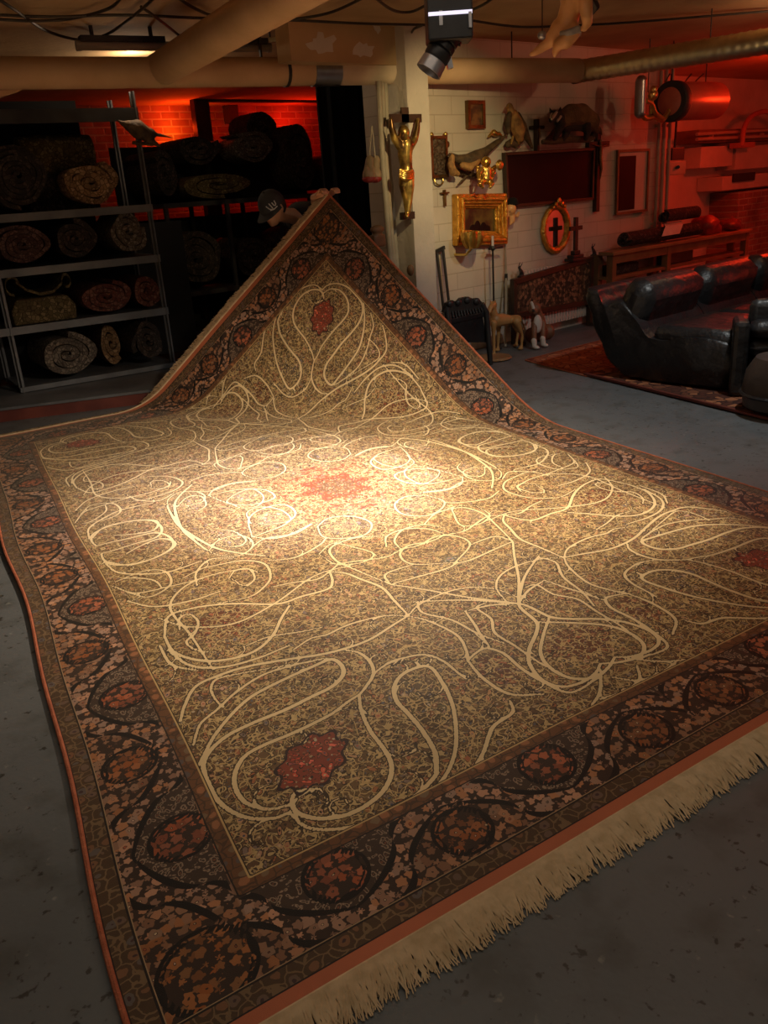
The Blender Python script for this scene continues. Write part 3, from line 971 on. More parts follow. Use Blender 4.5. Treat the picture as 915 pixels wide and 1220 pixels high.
def build_carpet():
    root = thing('persian_carpet', 'huge beige Persian carpet with dark floral border, far corner lifted to a peak', 'carpet', (1.5, 2.6, 0))
    me = make_carpet()
    o = bpy.data.objects.new('pile', me); COL.objects.link(o); o.parent = root; o.location = Vector((0, 0, 0)) - root.location
    sd = o.modifiers.new('thickness', 'SOLIDIFY'); sd.thickness = .010; sd.offset = -1
    for u0, nm in ((0.0, 'edge_binding'), (CW, 'edge_binding')):
        pts = [Vector(carpet_pos(np.array(u0), np.array(v))) + Vector((0, 0, -.003)) for v in np.linspace(0, CL, 240)]
        MB().tube(pts, .0072, 8).build(nm, 'binding_red', root)['label'] = 'brick red overcast edge binding'
    for v0, sg, cnt, ln, sdv in ((0.0, -1, 2900, .098, 1), (CL, 1, 1300, .085, 2)):
        fo = fringe_mesh(v0, sg, cnt, ln, sdv).build('fringe', 'fringe_wool', root)
        fo['kind'] = 'stuff'; fo['label'] = 'cream wool fringe'
        hd = MB()
        hd.tube([Vector(carpet_pos(np.array(u), np.array(v0))) + Vector((0, 0, -.002)) for u in np.linspace(0, CW, 200)], .008, 6)
        hd.build('fringe_header', 'fringe_wool', root)


build_carpet()

# ------------------------------------------------------------------ rack bay at the left with its rolled rugs
def vline(px, py, base):
    """height of a pixel on the upright that stands at base"""
    r = ray(px, py)
    t = (base.x * r.x + base.y * r.y) / (r.x ** 2 + r.y ** 2)
    return CAM_Z + r.z * t


PLZ = .11
pl0 = at(-60, 511, z=0); pl1 = at(150, 484, z=0)
pd = (pl1 - pl0).normalized(); pn = Vector((-pd.y, pd.x, 0))
pl1 = pl0 + pd * 2.6
plt = thing('maroon_plinth', 'low maroon wooden plinth with grey edge running under the rug rack', 'plinth', pl0 + (pl1 - pl0) / 2)
MB().prism([pl0, pl1, pl1 + pn * .95, pl0 + pn * .95], (0, 0, PLZ - .02)).build('plinth_body', 'maroon_paint', plt, smooth=False)
MB().prism([pl0 - pn * .012 + Vector((0, 0, PLZ - .02)), pl1 - pn * .012 + Vector((0, 0, PLZ - .02)), pl1 + pn * .95 + Vector((0, 0, PLZ - .02)), pl0 + pn * .95 + Vector((0, 0, PLZ - .02))], (0, 0, .02)).build('top_board', 'steel_grey', plt, smooth=False)['label'] = 'grey top board'

RB = at(28, 468, z=PLZ)
RD = Vector((math.cos(R(-8.5)), math.sin(R(-8.5)), 0)); RN = Vector((-RD.y, RD.x, 0))
rr = ray(205, 420)
# width so that the right upright stands on its pixel
k = rr.x / rr.y
RWID = (RB.x - k * RB.y) / (k * RD.y - RD.x)
RR_ = RB + RD * RWID
DEP = .62


def rk(s, dpt, z):
    return Vector((RB.x, RB.y, 0)) + RD * s + RN * dpt + Vector((0, 0, z))


zs = [vline(*p, RR_) for p in ((205, 441), (198, 366), (190, 303), (180, 243), (168, 128))]
zs[0] = (zs[0] + vline(33, 468, RB)) / 2 + .06
rack = thing('steel_rack', 'tall grey steel shelving rack holding rolled rugs at the left', 'shelving rack', Vector((RB.x, RB.y, PLZ)) + RD * RWID / 2 + RN * DEP / 2)
TOPR = zs[4] + .12


def post(s, dpt, z1):
    a = rk(s, dpt, PLZ + .001)
    m = MB()
    m.beam(a, Vector((a.x, a.y, z1)), .045, .012)
    m.beam(a + RN * .02, Vector((a.x, a.y, z1)) + RN * .02, .012, .045)
    return m


for s in (0, RWID):
    for dpt in (0, DEP):
        post(s, dpt, TOPR).build('upright', 'steel_grey', rack, smooth=False)
mrot = Matrix((RD, RN, Vector((0, 0, 1)))).transposed()
for i, z in enumerate(zs):
    m = MB()
    th = (.04, .06, .06, .06, .10)[i]
    m.box(rk(RWID / 2 - (.35 if i else 0), DEP / 2, z - .01), (RWID + (.7 if i else 0) + .03, DEP, .015), mrot)
    m.box(rk(RWID / 2 - (.35 if i else 0), -.012, z - th / 2 + .0), (RWID + (.7 if i else 0) + .04, .012, th), mrot)
    m.build('shelf', 'steel_grey' if i < 4 else 'steel_dark', rack, smooth=False)
MB().box(rk(RWID / 2 - .5, DEP + .03, 1.25), (RWID + .42, .01, 2.2), mrot).build('back_sheet', 'black_cloth', rack, smooth=False)  # added black sheet, stands in for the darkness behind the rack
MB().box(rk(RWID / 2, DEP + .06, PLZ + .62), (RWID + 1.0, .01, 1.2), mrot).build('back_sheet', 'black_cloth', rack, smooth=False)  # second added sheet, blocks red light leaking through low down


def spiral_roll(name, label, c, rx, rz, depth, mati, turns=3.2, axis=None, group=None, lump=.05, seed=0, open_=.12, flat=0.0):
    """a rolled rug: a thick sheet wound on itself, seen from its end"""
    r = random.Random(seed)
    ax = (axis or RN).normalized()
    ux = Vector((ax.y, -ax.x, 0)).normalized(); uz = Vector((0, 0, 1))
    N = int(turns * 22)
    th = 1.0 / (turns + .35)
    outer = []; inner = []
    ph = r.uniform(0, 6.28)
    for i in range(N + 1):
        f = i / N; a = ph + f * turns * 2 * PI
        rad = open_ + (1 - open_) * f
        rad *= 1 + lump * math.sin(3 * a + ph) * f + lump * .6 * math.sin(5 * a + 1.3 * ph) * f
        w = th * .40
        for lst, rr2 in ((outer, rad + w * .0), (inner, max(rad - w * 2 * 1.06, .03))):
            x = rr2 * math.cos(a) * rx; z = rr2 * math.sin(a) * rz
            if flat and z < -rz * (1 - flat): z = -rz * (1 - flat) + (z + rz * (1 - flat)) * .15
            lst.append((x, z))
    rings = 4
    vs = []; fs = []
    n = N + 1
    for k in range(rings):
        y = depth * k / (rings - 1)
        j = .012 * r.uniform(-1, 1)
        for lst in (outer, inner):
            for i, (x, z) in enumerate(lst):
                yy = y - (.018 * math.sin(i * .37 + ph) + .02 * (1 - i / N) if k == 0 else 0)
                vs.append(c + ux * (x + j) + uz * z + ax * yy)
    def V(k, s, i): return k * 2 * n + s * n + i
    for k in range(rings - 1):
        for i in range(N):
            fs.append((V(k, 0, i), V(k, 0, i + 1), V(k + 1, 0, i + 1), V(k + 1, 0, i)))
            fs.append((V(k, 1, i), V(k + 1, 1, i), V(k + 1, 1, i + 1), V(k, 1, i + 1)))
        for i in (0, N):
            fs.append((V(k, 0, i), V(k + 1, 0, i), V(k + 1, 1, i), V(k, 1, i)))
    for k in (0, rings - 1):
        for i in range(N):
            fs.append((V(k, 0, i), V(k, 1, i), V(k, 1, i + 1), V(k, 0, i + 1)))
    mb = MB(); mb.add(vs, fs)
    o = mb.build(name, ROLLM[mati], sharp=50)
    return tag(o, label, 'rolled rug', group)


def put_roll(label, px, py, rxp, ryp, shelf, mati, turns, seed, depth=.55, front=.02, lump=.05, base=None, flat=0.0, raise_=0.0):
    """stand a roll on a shelf of the rack where the photo has it"""
    r = ray(px, py)
    # meet the plane of the rack front
    P0 = rk(0, front, 0)
    t = (P0.x * RN.x + P0.y * RN.y) / (r.x * RN.x + r.y * RN.y)
    c = Vector((0, 0, CAM_Z)) + r * t
    e = ray(px + rxp, py)
    t2 = (P0.x * RN.x + P0.y * RN.y) / (e.x * RN.x + e.y * RN.y)
    rx = ((Vector((0, 0, CAM_Z)) + e * t2) - c).length
    rz = ryp * t / F_PX * 1.0
    if shelf is not None:
        c.z = zs[shelf] + rz * (1.04 + lump) * (1 - flat) + raise_
    return spiral_roll('rolled_rug', label, c, rx, rz, depth, mati, turns, RN, 'rolled rugs on the left rack', lump, seed, flat=flat)


put_roll('huge dark folded rug bundle at left end of the upper shelf', 20, 212, 38, 33, 3, 4, 5.6, 1, lump=.05, depth=.24)
put_roll('tan rolled rug with frayed end on the upper shelf', 106, 221, 36, 23, 3, 2, 3.2, 2, lump=.07, depth=.24)
put_roll('plum grey rolled rug at left end of the second shelf', 26, 289, 35, 21, 2, 1, 4.2, 3)
put_roll('very dark rolled rug in the middle of the second shelf', 90, 281, 28, 22, 2, 4, 3.0, 4)
put_roll('grey olive rolled rug with clear spiral end beside the right upright', 152, 277, 23, 24, 2, 5, 3.4, 5, lump=.08)
put_roll('flattened plum red rolled rug in the middle of the third shelf', 124, 350, 34, 18, 1, 3, 3.4, 6, lump=.03)
put_roll('small dark red rolled rug at right end of the third shelf', 176, 340, 19, 19, 1, 3, 2.6, 7)
put_roll('big grey patterned rolled rug on the bottom shelf', 80, 427, 37, 25, 0, 5, 3.0, 8, lump=.04)
put_roll('upright ended brown rug roll behind the big grey one on bottom shelf', 134, 415, 14, 25, 0, 2, 2.4, 9, front=.22, depth=.38)
put_roll('dark shapeless rug roll at right end of the bottom shelf', 178, 412, 20, 24, 0, 4, 3.0, 10, lump=.08)

# olive roll lying across the bay above the tan one
c0 = rk(.62, .40, 0); zz = zs[3]
oc = thing('rolled_rug', 'olive rug roll lying crosswise behind the tan roll on the upper shelf', 'rolled rug', Vector((c0.x, c0.y, zz)), 'rolled rugs on the left rack')
a = rk(.42, .42, vline(95, 180, RB + RD * .6)); b = rk(1.0, .42, a.z)
m = MB(); m.tube([a, a + (b - a) * .3, a + (b - a) * .7, b], [.150, .16, .155, .148], 22)
m.build('roll_body', ROLLM[0], oc)
m = MB(); m.span((a.x - .02, a.y - .1, zz), (b.x, b.y + .1, a.z - .14)); m.build('rug_beneath', ROLLM[4], oc, smooth=False)

# olive folded blanket with curled flaps, third shelf left
fa = rk(.06, .03, 0)
ft = thing('folded_rug', 'olive folded rug with two curled flaps at left of the third shelf', 'folded rug', Vector((fa.x, fa.y, zs[1])), 'rolled rugs on the left rack')
m = MB()
prof = [(0, 0), (.50, 0), (.51, .12), (.45, .20), (.05, .20), (0, .12)]
m.prism([rk(.05 + x, .03, zs[1] + z + .001) for x, z in prof], RN * .5)
m.build('folded_body', ROLLM[0], ft, smooth=False, bevel=.02)
m = MB()
curl = []
for i in range(17):
    a_ = PI * 1.5 - i / 16 * 2 * PI * .95
    curl.append((.06 + .055 * math.cos(a_), .30 + .07 * math.sin(a_)))
line = [(.09, .33), (.16, .26), (.26, .215), (.36, .225), (.44, .28)] + [(.48 + .035 * math.cos(PI - i / 10 * 1.6 * PI), .30 + .05 * math.sin(PI - i / 10 * 1.6 * PI)) for i in range(11)]
for poly in (curl[:13] + line,):
    for (x0, z0), (x1, z1) in zip(poly[:-1], poly[1:]):
        p0 = rk(.04 + x0, .05, zs[1] + z0); p1 = rk(.04 + x1, .05, zs[1] + z1)
        m.prism([p0, p1, p1 + RN * .42, p0 + RN * .42], (0, 0, .022))
m.build('curled_flap', ROLLM[0], ft, smooth=False)

# bird perched at the top of the right upright
bb = thing('stuffed_bird', 'dark long-beaked stuffed bird perched at the right upright of the rug rack', 'stuffed bird', rk(RWID - .02, -.05, vline(170, 168, RR_)))
BY = -.07


def rp(px, py, dpt=BY):
    P0 = rk(0, dpt, 0); r = ray(px, py)
    t = (P0.x * RN.x + P0.y * RN.y) / (r.x * RN.x + r.y * RN.y)
    return Vector((0, 0, CAM_Z)) + r * t


m = MB()
m.chain([rp(154, 150), rp(164, 154), rp(173, 158)], [.045, .075, .055])
m.chain([rp(173, 158), rp(180, 159)], [.05, .042])
m.chain([rp(180, 159), rp(195, 162), rp(209, 165)], [.02, .014, .005], 8)
m.chain([rp(154, 150), rp(146, 147), rp(141, 144)], [.035, .022, .012])
m.chain([rp(168, 160), rp(180, 168), rp(190, 174)], [.04, .03, .012])
m.build('bird_body', 'bird_dark', bb, remesh=.012)
for a_, b_ in ((167, 168), (172, 173)): MB().tube([rp(a_, 160), rp(b_, 170)], .008, 6).build('leg', 'black_iron', bb)
m = MB(); m.cyl(rp(158, 170), rp(182, 172), .014, n=8); m.build('perch', 'branch', bb)

# ------------------------------------------------------------------ second rack further back with dark rolls
R2Y = 8.75
r2 = thing('steel_rack', 'dark steel rack of rolled rugs in the red lit back room', 'shelving rack', at(290, 330, Y=R2Y))
r2.location.z = 0
zb = at(290, 236, Y=R2Y).z
xl, xr = at(196, 240, Y=R2Y).x, at(415, 240, Y=R2Y).x
for x in (xl, at(272, 260, Y=R2Y).x, at(335, 260, Y=R2Y).x, xr):
    for dy in (0, .8):
        MB().span((x - .02, R2Y + dy - .02, 0.0), (x + .02, R2Y + dy + .02, zb - .051)).build('upright', 'steel_dark', r2, smooth=False)
for z in (zb, .55, .12):
    MB().span((xl - .03, R2Y - .03, z - .05), (xr + .03, R2Y + .84, z)).build('shelf', 'steel_dark', r2, smooth=False)
MB().span((xl - .8, R2Y + .90, .02), (xr + .05, R2Y + .92, zb - .17)).build('back_sheet', 'black_cloth', r2, smooth=False)  # added black sheet in place of the dark behind the lower rolls
MB().span((xl - .1, R2Y + .90, zb - .04), (xr + .05, R2Y + .92, at(290, 172, Y=R2Y + .9).z)).build('back_sheet', 'black_cloth', r2, smooth=False)  # added black sheet, keeps the lit brick dark behind the upper rolls


def far_roll(label, px, py, rxp, ryp, mati, turns, seed, on=None, depth=.8, y=R2Y + .06, group='rolled rugs on the far rack', lump=.06, raise_=0):
    c = at(px, py, Y=y); e = at(px + rxp, py, Y=y)
    rx = abs(e.x - c.x); rz = ryp * (c - Vector((0, 0, CAM_Z))).length / F_PX
    if on is not None: c.z = on + rz * (1.06 + lump) + raise_
    return spiral_roll('rolled_rug', label, c, rx, rz, depth, mati, turns, Vector((0.05, 1, 0)), group, lump, seed)


far_roll('long olive folded rug roll lying on the far rack shelf', 262, 221, 46, 14, 0, 2.6, 21, zb, lump=.03)
far_roll('olive spiral rug roll resting on top of the long olive one', 302, 188, 27, 17, 5, 3.4, 22, zb, raise_=.33, depth=.36)
far_roll('dark rug roll under the far right end of the red brick strip', 358, 200, 20, 38, 4, 3.0, 23, zb, lump=.02, depth=.36)
far_roll('dark small rug roll near the black curtain on the far rack', 400, 214, 14, 20, 4, 3.0, 24, zb, lump=.03)
far_roll('dark rug roll at the left end of the far rack shelf', 196, 205, 15, 26, 4, 3.0, 25, zb, lump=.03)
far_roll('dark plump rug roll in the middle compartment of the far rack', 232, 290, 34, 30, 4, 3.6, 26, .55)
far_roll('grey brown rug roll right of the thin upright of the far rack', 302, 300, 25, 25, 4, 3.4, 27, .55)
far_roll('large dark rug roll behind the olive spiral one', 318, 188, 22, 25, 4, 3.0, 31, zb, y=R2Y + .45, depth=.42, raise_=.42)
far_roll('dark rug roll piled above the long olive one at its left end', 238, 188, 26, 17, 4, 3.0, 32, zb, raise_=.34, y=R2Y + .2, depth=.6)
far_roll('dark rug roll low behind the lifted carpet on the far rack', 372, 300, 28, 28, 4, 3.0, 28, .55)

# black curtain hanging left of the pillar
cl, cr_ = at(384, 180, Y=6.75).x, 6.3
m = MB(); n = 40; front = []
for i in range(n + 1):
    x = cl + (cr_ - cl) * i / n
    front.append((x, 6.75 + .035 * math.sin(i * 1.1) + .015 * math.sin(i * 2.7)))
vs = []; fs = []
for zc in (0.02, CEIL - .01):
    for off in (0, .02):
        vs += [(x, y + off, zc) for x, y in front]
k = n + 1
for i in range(n):
    fs += [(i, i + 1, i + 1 + 2 * k, i + 2 * k), (i + k, i + 3 * k, i + 1 + 3 * k, i + 1 + k), (i, i + k, i + k + 1, i + 1), (i + 2 * k, i + 1 + 2 * k, i + 1 + 3 * k, i + 3 * k)]
fs += [(0, 2 * k, 3 * k, k), (n, n + k, n + 3 * k, n + 2 * k)]
m.add(vs, fs)
tag(m.build('curtain', 'black_cloth'), 'black floor-length curtain hanging between the far rack and the white pillar', 'curtain')

# ------------------------------------------------------------------ the person holding the corner up
HD = at(324, 246, Y=5.80)


def px_(px, py, y): return at(px, py, Y=y)


pr = thing('person', 'person in dark cap and dark jacket bending behind the carpet, holding its corner', 'person', (4.5, 6.05, 0))
hd = px_(325, 247, 5.78)
face = Vector((-.80, -.12, -.58)).normalized()          # where the face looks: down and left
crown = (Vector((-.45, -.05, .85)) - face * Vector((-.45, -.05, .85)).dot(face)).normalized()
side = face.cross(crown).normalized()
neck = px_(346, 257, 5.86)
shc = px_(362, 262, 5.92)
pel = Vector((4.62, 6.10, .88))
shl = shc + Vector((.05, -.17, .02)); shr = shc + Vector((.02, .20, 0))
hnd = Vector(PEAK) + Vector((.00, .05, -.02))
hl = hnd + Vector((-.05, .06, .0)); hr = hnd + Vector((.06, .07, -.02))
el = (shl + hl) / 2 + Vector((.04, .02, -.16)); er = (shr + hr) / 2 + Vector((.12, .08, -.15))
b = MB()
hm = Matrix((face, side, crown)).transposed()
b.ell(hd, (.098, .078, .112), hm, 18, 12)
b.ell(hd + face * .055 - crown * .055, (.055, .052, .062), hm)            # jaw
b.ell(hd + face * .108 - crown * .012, (.022, .014, .026), hm)            # nose
b.ell(hd + face * .085 - crown * .085, (.026, .03, .02), hm)              # chin
for s in (-1, 1):
    b.ell(hd + side * (.078 * s) - face * .008 - crown * .012, (.022, .010, .032), hm)   # ears
    b.ell(hd + face * .088 + side * (.03 * s) + crown * .018, (.012, .016, .010), hm)    # brow over the eyes
b.ell(hd + face * .098 - crown * .052, (.010, .024, .009), hm)            # lips
b.chain([hd - crown * .075 - face * .01, neck, shc + Vector((-.03, 0, .02))], [.055, .058, .075])
b.chain([shc, (shc + pel) / 2, pel], [.125, .14, .13])
for sh, e, h in ((shl, el, hl), (shr, er, hr)):
    b.chain([shc + (sh - shc) * .6, sh, e, h], [.09, .062, .048, .030])
for dx in (-.10, .10):
    hip = pel + Vector((0, dx, -.04)); kn = Vector((4.50, 6.10 + dx * 1.25, .47)); an = Vector((4.58, 6.10 + dx * 1.3, .075))
    b.chain([hip, kn, an], [.092, .062, .042]); b.chain([an + Vector((0, 0, -.03)), an + Vector((-.16, 0, -.045))], [.038, .028])
for h, s in ((hl, -1), (hr, 1)):            # palms and five fingers over the corner
    tip = Vector(PEAK) + Vector((.03 * s, -.012, .022))
    b.chain([h, h * .45 + tip * .55], [.026, .026])
    for k in range(4):
        off = Vector((.017 * (k - 1.5), 0, 0)) + Vector((.025 * s, 0, 0))
        L = (.9, 1.0, .95, .75)[k]
        p0 = h * .45 + tip * .55 + off * .8
        b.chain([p0, tip + off + Vector((0, 0, .012)), tip + off + Vector((0, -.028 * L, .000)), tip + off + Vector((0, -.034 * L, -.024 * L))], [.011, .0105, .0095, .008], 8)
    b.chain([h + Vector((0, 0, -.01)), h * .5 + tip * .5 + Vector((-.03 * s, 0, -.02)), tip + Vector((-.02 * s, .02, -.045))], [.015, .013, .010], 8)
b.build('body', 'skin', pr, remesh=.009, soft=3)
j = MB()
j.chain([shc + Vector((-.045, 0, .0)), shc + Vector((.06, 0, -.01)), (shc + pel) / 2, pel + Vector((0, 0, .0))], [.098, .155, .165, .155], 16)
for sh, e, h in ((shl, el, hl), (shr, er, hr)):
    j.chain([shc + (sh - shc) * .5, sh, e, e + (h - e) * .80], [.10, .078, .062, .042])
j.ell(shc + Vector((-.02, -.02, .085)), (.12, .13, .06))                    # hood lying on the back
j.build('jacket', 'jacket', pr, remesh=.014)
t = MB()
for dx in (-.10, .10):
    hip = pel + Vector((0, dx, -.02)); kn = Vector((4.50, 6.10 + dx * 1.25, .47)); an = Vector((4.58, 6.10 + dx * 1.3, .10))
    t.chain([pel, hip, kn, an], [.12, .108, .078, .062])
t.build('trousers', 'black_cloth', pr, remesh=.016)
for dx in (-.13, .13):
    t = MB()
    t.chain([Vector((4.60, 6.10 + dx, .05)), Vector((4.42, 6.10 + dx, .042))], [.05, .042])
    t.build('shoe', 'leather', pr, remesh=.012)
hc = MB(); hc.ell(hd - face * .03 - crown * .005, (.090, .084, .095), hm); hc.build('hair', 'hair', pr, remesh=.01)
# cap: dome, sweat band, brim
cp = MB()
for i in range(1):
    vs = []; fs = []; n = 28; mm = 8
    for q in range(mm + 1):
        t_ = (PI / 2) * q / mm * .999
        for a_ in range(n):
            an_ = 2 * PI * a_ / n
            p = hd + crown * .018 + face * (.114 * math.cos(t_) * math.cos(an_) - .004) + side * (.096 * math.cos(t_) * math.sin(an_)) + crown * (.118 * math.sin(t_))
            vs.append(p)
    for q in range(mm):
        for a_ in range(n):
            A0 = q * n + a_; B0 = q * n + (a_ + 1) % n
            fs.append((A0, B0, B0 + n, A0 + n))
    fs.append(tuple(range(n))); fs.append(tuple(range(mm * n, mm * n + n)))
    cp.add(vs, fs)
cp.ell(hd + crown * .138, (.010, .010, .006), hm)
cap = cp.build('cap', 'cap_cloth', pr)
br = MB(); vs = []; fs = []; n = 14
for lay in (0, -.006):
    for i in range(n + 1):
        a_ = -PI / 2 + PI * i / n
        e0 = hd + crown * (.022 + lay) + face * (.105 * math.cos(a_)) + side * (.094 * math.sin(a_))
        e1 = hd + crown * (.006 + lay - .010 * abs(math.sin(a_))) + face * (.185 * math.cos(a_)) + side * (.096 * math.sin(a_))
        vs += [e0, e1]
k = 2 * (n + 1)
for i in range(n):
    a0 = 2 * i
    fs += [(a0, a0 + 1, a0 + 3, a0 + 2), (a0 + k, a0 + 2 + k, a0 + 3 + k, a0 + 1 + k), (a0 + 1, a0 + 1 + k, a0 + 3 + k, a0 + 3), (a0, a0 + 2, a0 + 2 + k, a0 + k)]
br.add(vs, fs); br.build('cap_brim', 'cap_cloth', cap)
# white stitched letters on the flank of the cap that shows
lt = MB()


def capp(a, h):     # point on the dome: angle from the face, height share
    t_ = h * PI / 2; s_ = 1.015
    return hd + crown * .018 + face * (.114 * s_ * math.cos(t_) * math.cos(a) - .004) - side * (.096 * s_ * math.cos(t_) * math.sin(a) * SGN) + crown * (.118 * s_ * math.sin(t_))


SGN = 1 if (-side).y < 0 else -1
for stroke in ([(.55, .30), (.72, .14), (.86, .08)], [(.86, .34), (.92, .20), (.95, .08)], [(.72, .08), (1.0, .04), (1.30, .05)], [(1.10, .30), (1.13, .16), (1.20, .12), (1.30, .16), (1.34, .30)]):
    lt.tube([capp(a_, h_) for a_, h_ in stroke], .0042, 6)
lt.build('cap_lettering', 'white_print', cap)['label'] = 'white stitched letters'

# ------------------------------------------------------------------ pipes, ducts, lamps and cables under the ceiling
PZ = 2.33
pa = at(-45, 87.5, z=PZ); pb = at(688, 84, z=PZ)
pipe = thing('cardboard_pipe', 'long horizontal brown wrapped pipe running under the ceiling from the left', 'pipe', (pa + pb) / 2)
PRAD = 15.0 * (at(0, 86, z=PZ) - Vector((0, 0, CAM_Z))).length / F_PX


def on_pipe(px):
    """point of the pipe axis behind a pixel column"""
    lo, hi = 0.0, 1.0
    for _ in range(40):
        m_ = (lo + hi) / 2; q = pa.lerp(pb, m_) - Vector((0, 0, CAM_Z))
        c = CAM_ROT.inverted() @ q
        x = 457.5 + F_PX * c.x / -c.z
        if x < px: lo = m_
        else: hi = m_
    return pa.lerp(pb, lo)


def pseg(x0, x1, r, n=24): return MB().cyl(on_pipe(x0) if x0 > -40 else pa, on_pipe(x1) if x1 < 686 else pb, r, n=n)


pseg(-45, 373, PRAD).build('pipe_wrap', 'cardboard', pipe)
pseg(401, 487, PRAD * .985).build('pipe_wrap', 'cardboard_pale', pipe)['label'] = 'pale painted stretch of pipe'
pseg(486, 700, PRAD).build('pipe_wrap', 'cardboard', pipe)
pseg(371, 402, PRAD * 1.05).build('pipe_sleeve', 'band_steel', pipe)['label'] = 'shiny steel sleeve'
m = MB(); q = on_pipe(340); dv = (pb - pa).normalized()
m.cyl(q - dv * .012, q + dv * .012, PRAD * 1.06); m.build('pipe_band', 'black_iron', pipe); m = MB(); q = on_pipe(313); m.span(q + Vector((-.008, -.008, PRAD * .8)), q + Vector((.008, .008, CEIL - PZ + .0)))
m.build('hanger_strap', 'black_iron', pipe)
m = MB(); q = on_pipe(610); m.tube([q + Vector((0, 0, PRAD * .9)), Vector((q.x, q.y, CEIL))], .006, 6); m.build('hanger_rod', 'black_iron', pipe)

d0 = at(186, 86, z=PZ + .02); d1 = at(352, -14, z=PZ + .06); d1 = d1 + (d1 - d0) * .35
dp = thing('cardboard_pipe', 'brown wrapped pipe slanting down from upper middle to meet the horizontal one', 'pipe', d0)
m = MB(); m.tube([d0 + (d0 - d1).normalized() * -.02, d0.lerp(d1, .5), d1], [PRAD * 1.12] * 3, 24); m.build('pipe_wrap', 'cardboard', dp)
m = MB(); q = d0.lerp(d1, .9); m.tube([q, Vector((q.x, q.y, CEIL))], .006, 6); m.build('hanger_rod', 'black_iron', dp)

s0 = at(687, 85.5, z=PZ); s1 = at(940, 45, z=PZ); s1 = s1 + (s1 - s0) * .9
sd = thing('spiral_duct', 'shiny spiral metal duct rising to the right under the ceiling', 'duct', (s0 + s1) / 2)
SR = 10.5 * (s0 - Vector((0, 0, CAM_Z))).length / F_PX
L = (s1 - s0).length; n = int(L / .018)
m = MB(); m.tube([s0.lerp(s1, i / n) for i in range(n + 1)], [SR * (1.05 if i % 4 == 0 else 1.0) for i in range(n + 1)], 28)
m.build('duct_tube', 'galvanised', sd, sharp=60)
m = MB(); u = (s1 - s0).normalized(); m.cyl(s0 - u * .03, s0 + u * .03, SR * 1.07, n=28); m.build('end_collar', 'black_iron', sd)
for f in (.35, .8):
    q = s0.lerp(s1, f); MB().tube([q, Vector((q.x, q.y, CEIL))], .005, 6).build('hanger_rod', 'black_iron', sd)

# lower left: the edge of another wide duct
e0 = at(-30, 112, z=PZ - .07); e1 = at(20, 105, z=PZ - .05)
ld = thing('duct', 'tan flat duct end hanging below the long pipe at the far left', 'duct', e0)
m = MB()
pts = [at(-40, 103, Y=e1.y), at(34, 103, Y=e1.y), at(20, 110, Y=e1.y), at(-2, 116, Y=e1.y), at(-40, 117, Y=e1.y)]
m.prism(pts, (0, .5, 0)); m.build('duct_body', 'cardboard', ld, smooth=False)
m = MB(); q = at(5, 104, Y=e1.y + .2); m.tube([q, Vector((q.x, q.y, CEIL))], .006, 6); m.build('hanger_rod', 'black_iron', ld)


def fluoro(x0, y0, x1, y1, label, z=2.50):
    a = at(x0, y0, z=z); b = at(x1, y1, z=z)
    f = thing('fluorescent_lamp', label, 'lamp', (a + b) / 2)
    m = MB(); m.chain([a, b], .028, 14); m.build('diffuser_tube', 'fluoro_white', f)
    m = MB(); m.beam(a + Vector((0, 0, .04)), b + Vector((0, 0, .04)), .09, .035); m.build('housing', 'steel_dark', f, smooth=False)
    for t in (.15, .85):
        q = a.lerp(b, t); MB().span(q + Vector((-.01, -.01, .05)), (q.x + .01, q.y + .01, CEIL)).build('bracket', 'steel_dark', f, smooth=False)
    u = (b - a).normalized()
    for e, s in ((a, -1), (b, 1)): MB().cyl(e + u * .03 * s, e + u * .0 * s, .032, n=14).build('end_cap', 'fluoro_white', f)
    return f


fluoro(96, 54.5, 196, 55.5, 'unlit white fluorescent tube left of the slanting pipe')
fluoro(262, 57, 318, 57, 'unlit white fluorescent tube just right of the slanting pipe')

# greenish metal cable tray that bends down
m = MB()
tp = [at(322, 48.5, z=2.54), at(358, 47.5, z=2.53), at(392, 59, z=2.50), at(418, 67, z=2.49), at(446, 77, z=2.48)]
tr = thing('cable_tray', 'bent greenish galvanised tray above the steel pipe sleeve', 'cable tray', tp[1])
for a, b in zip(tp[:-1], tp[1:]): m.beam(a, b + (b - a).normalized() * .02, .11, .03)
m.build('tray', 'galvanised_dull', tr, smooth=False, bevel=.006)
for q in (tp[0], tp[2]): MB().tube([q, Vector((q.x, q.y, CEIL))], .007, 6).build('hanger_rod', 'black_iron', tr)

# cables slung under the ceiling
CZ = 2.585
CABLES = [
    ('dark cable running straight along the ceiling near the top left edge', [(-20, 17), (60, 20), (150, 18), (250, 22), (345, 24), (430, 28), (520, 30)]),
    ('dark cable dipping in a slack curve at the upper left corner', [(-20, -12), (18, 12), (52, 35), (85, 46), (120, 50)]),
    ('dark cable rising from fluorescent tube towards the slanting pipe', [(95, 50), (125, 42), (150, 26), (178, 3), (190, -12)]),
    ('dark cable falling from the ceiling onto the slanting pipe', [(168, 8), (185, 20), (203, 34), (218, 46)]),
    ('dark cable looping low across the left ceiling', [(-20, 22), (40, 25), (85, 22), (130, 10), (150, -10)]),
    ('dark cable crossing above the slanting pipe to the top edge', [(205, -8), (232, 10), (262, 20), (330, 24), (390, 16), (440, -6)]),
    ('dark cable sagging left of the theatre lamp', [(440, -8), (468, 12), (490, 14), (512, 4)]),
    ('dark cable hanging beside the theatre lamp down to the pipe', [(503, 30), (492, 36), (487, 52), (486, 66)]),
    ('dark cable from the theatre lamp to the top edge at its right', [(556, 14), (575, 6), (592, -6)]),
    ('dark cable bundle running right from the theatre lamp along the ceiling', [(558, 24), (620, 32), (690, 30), (760, 26), (930, 12)]),
]
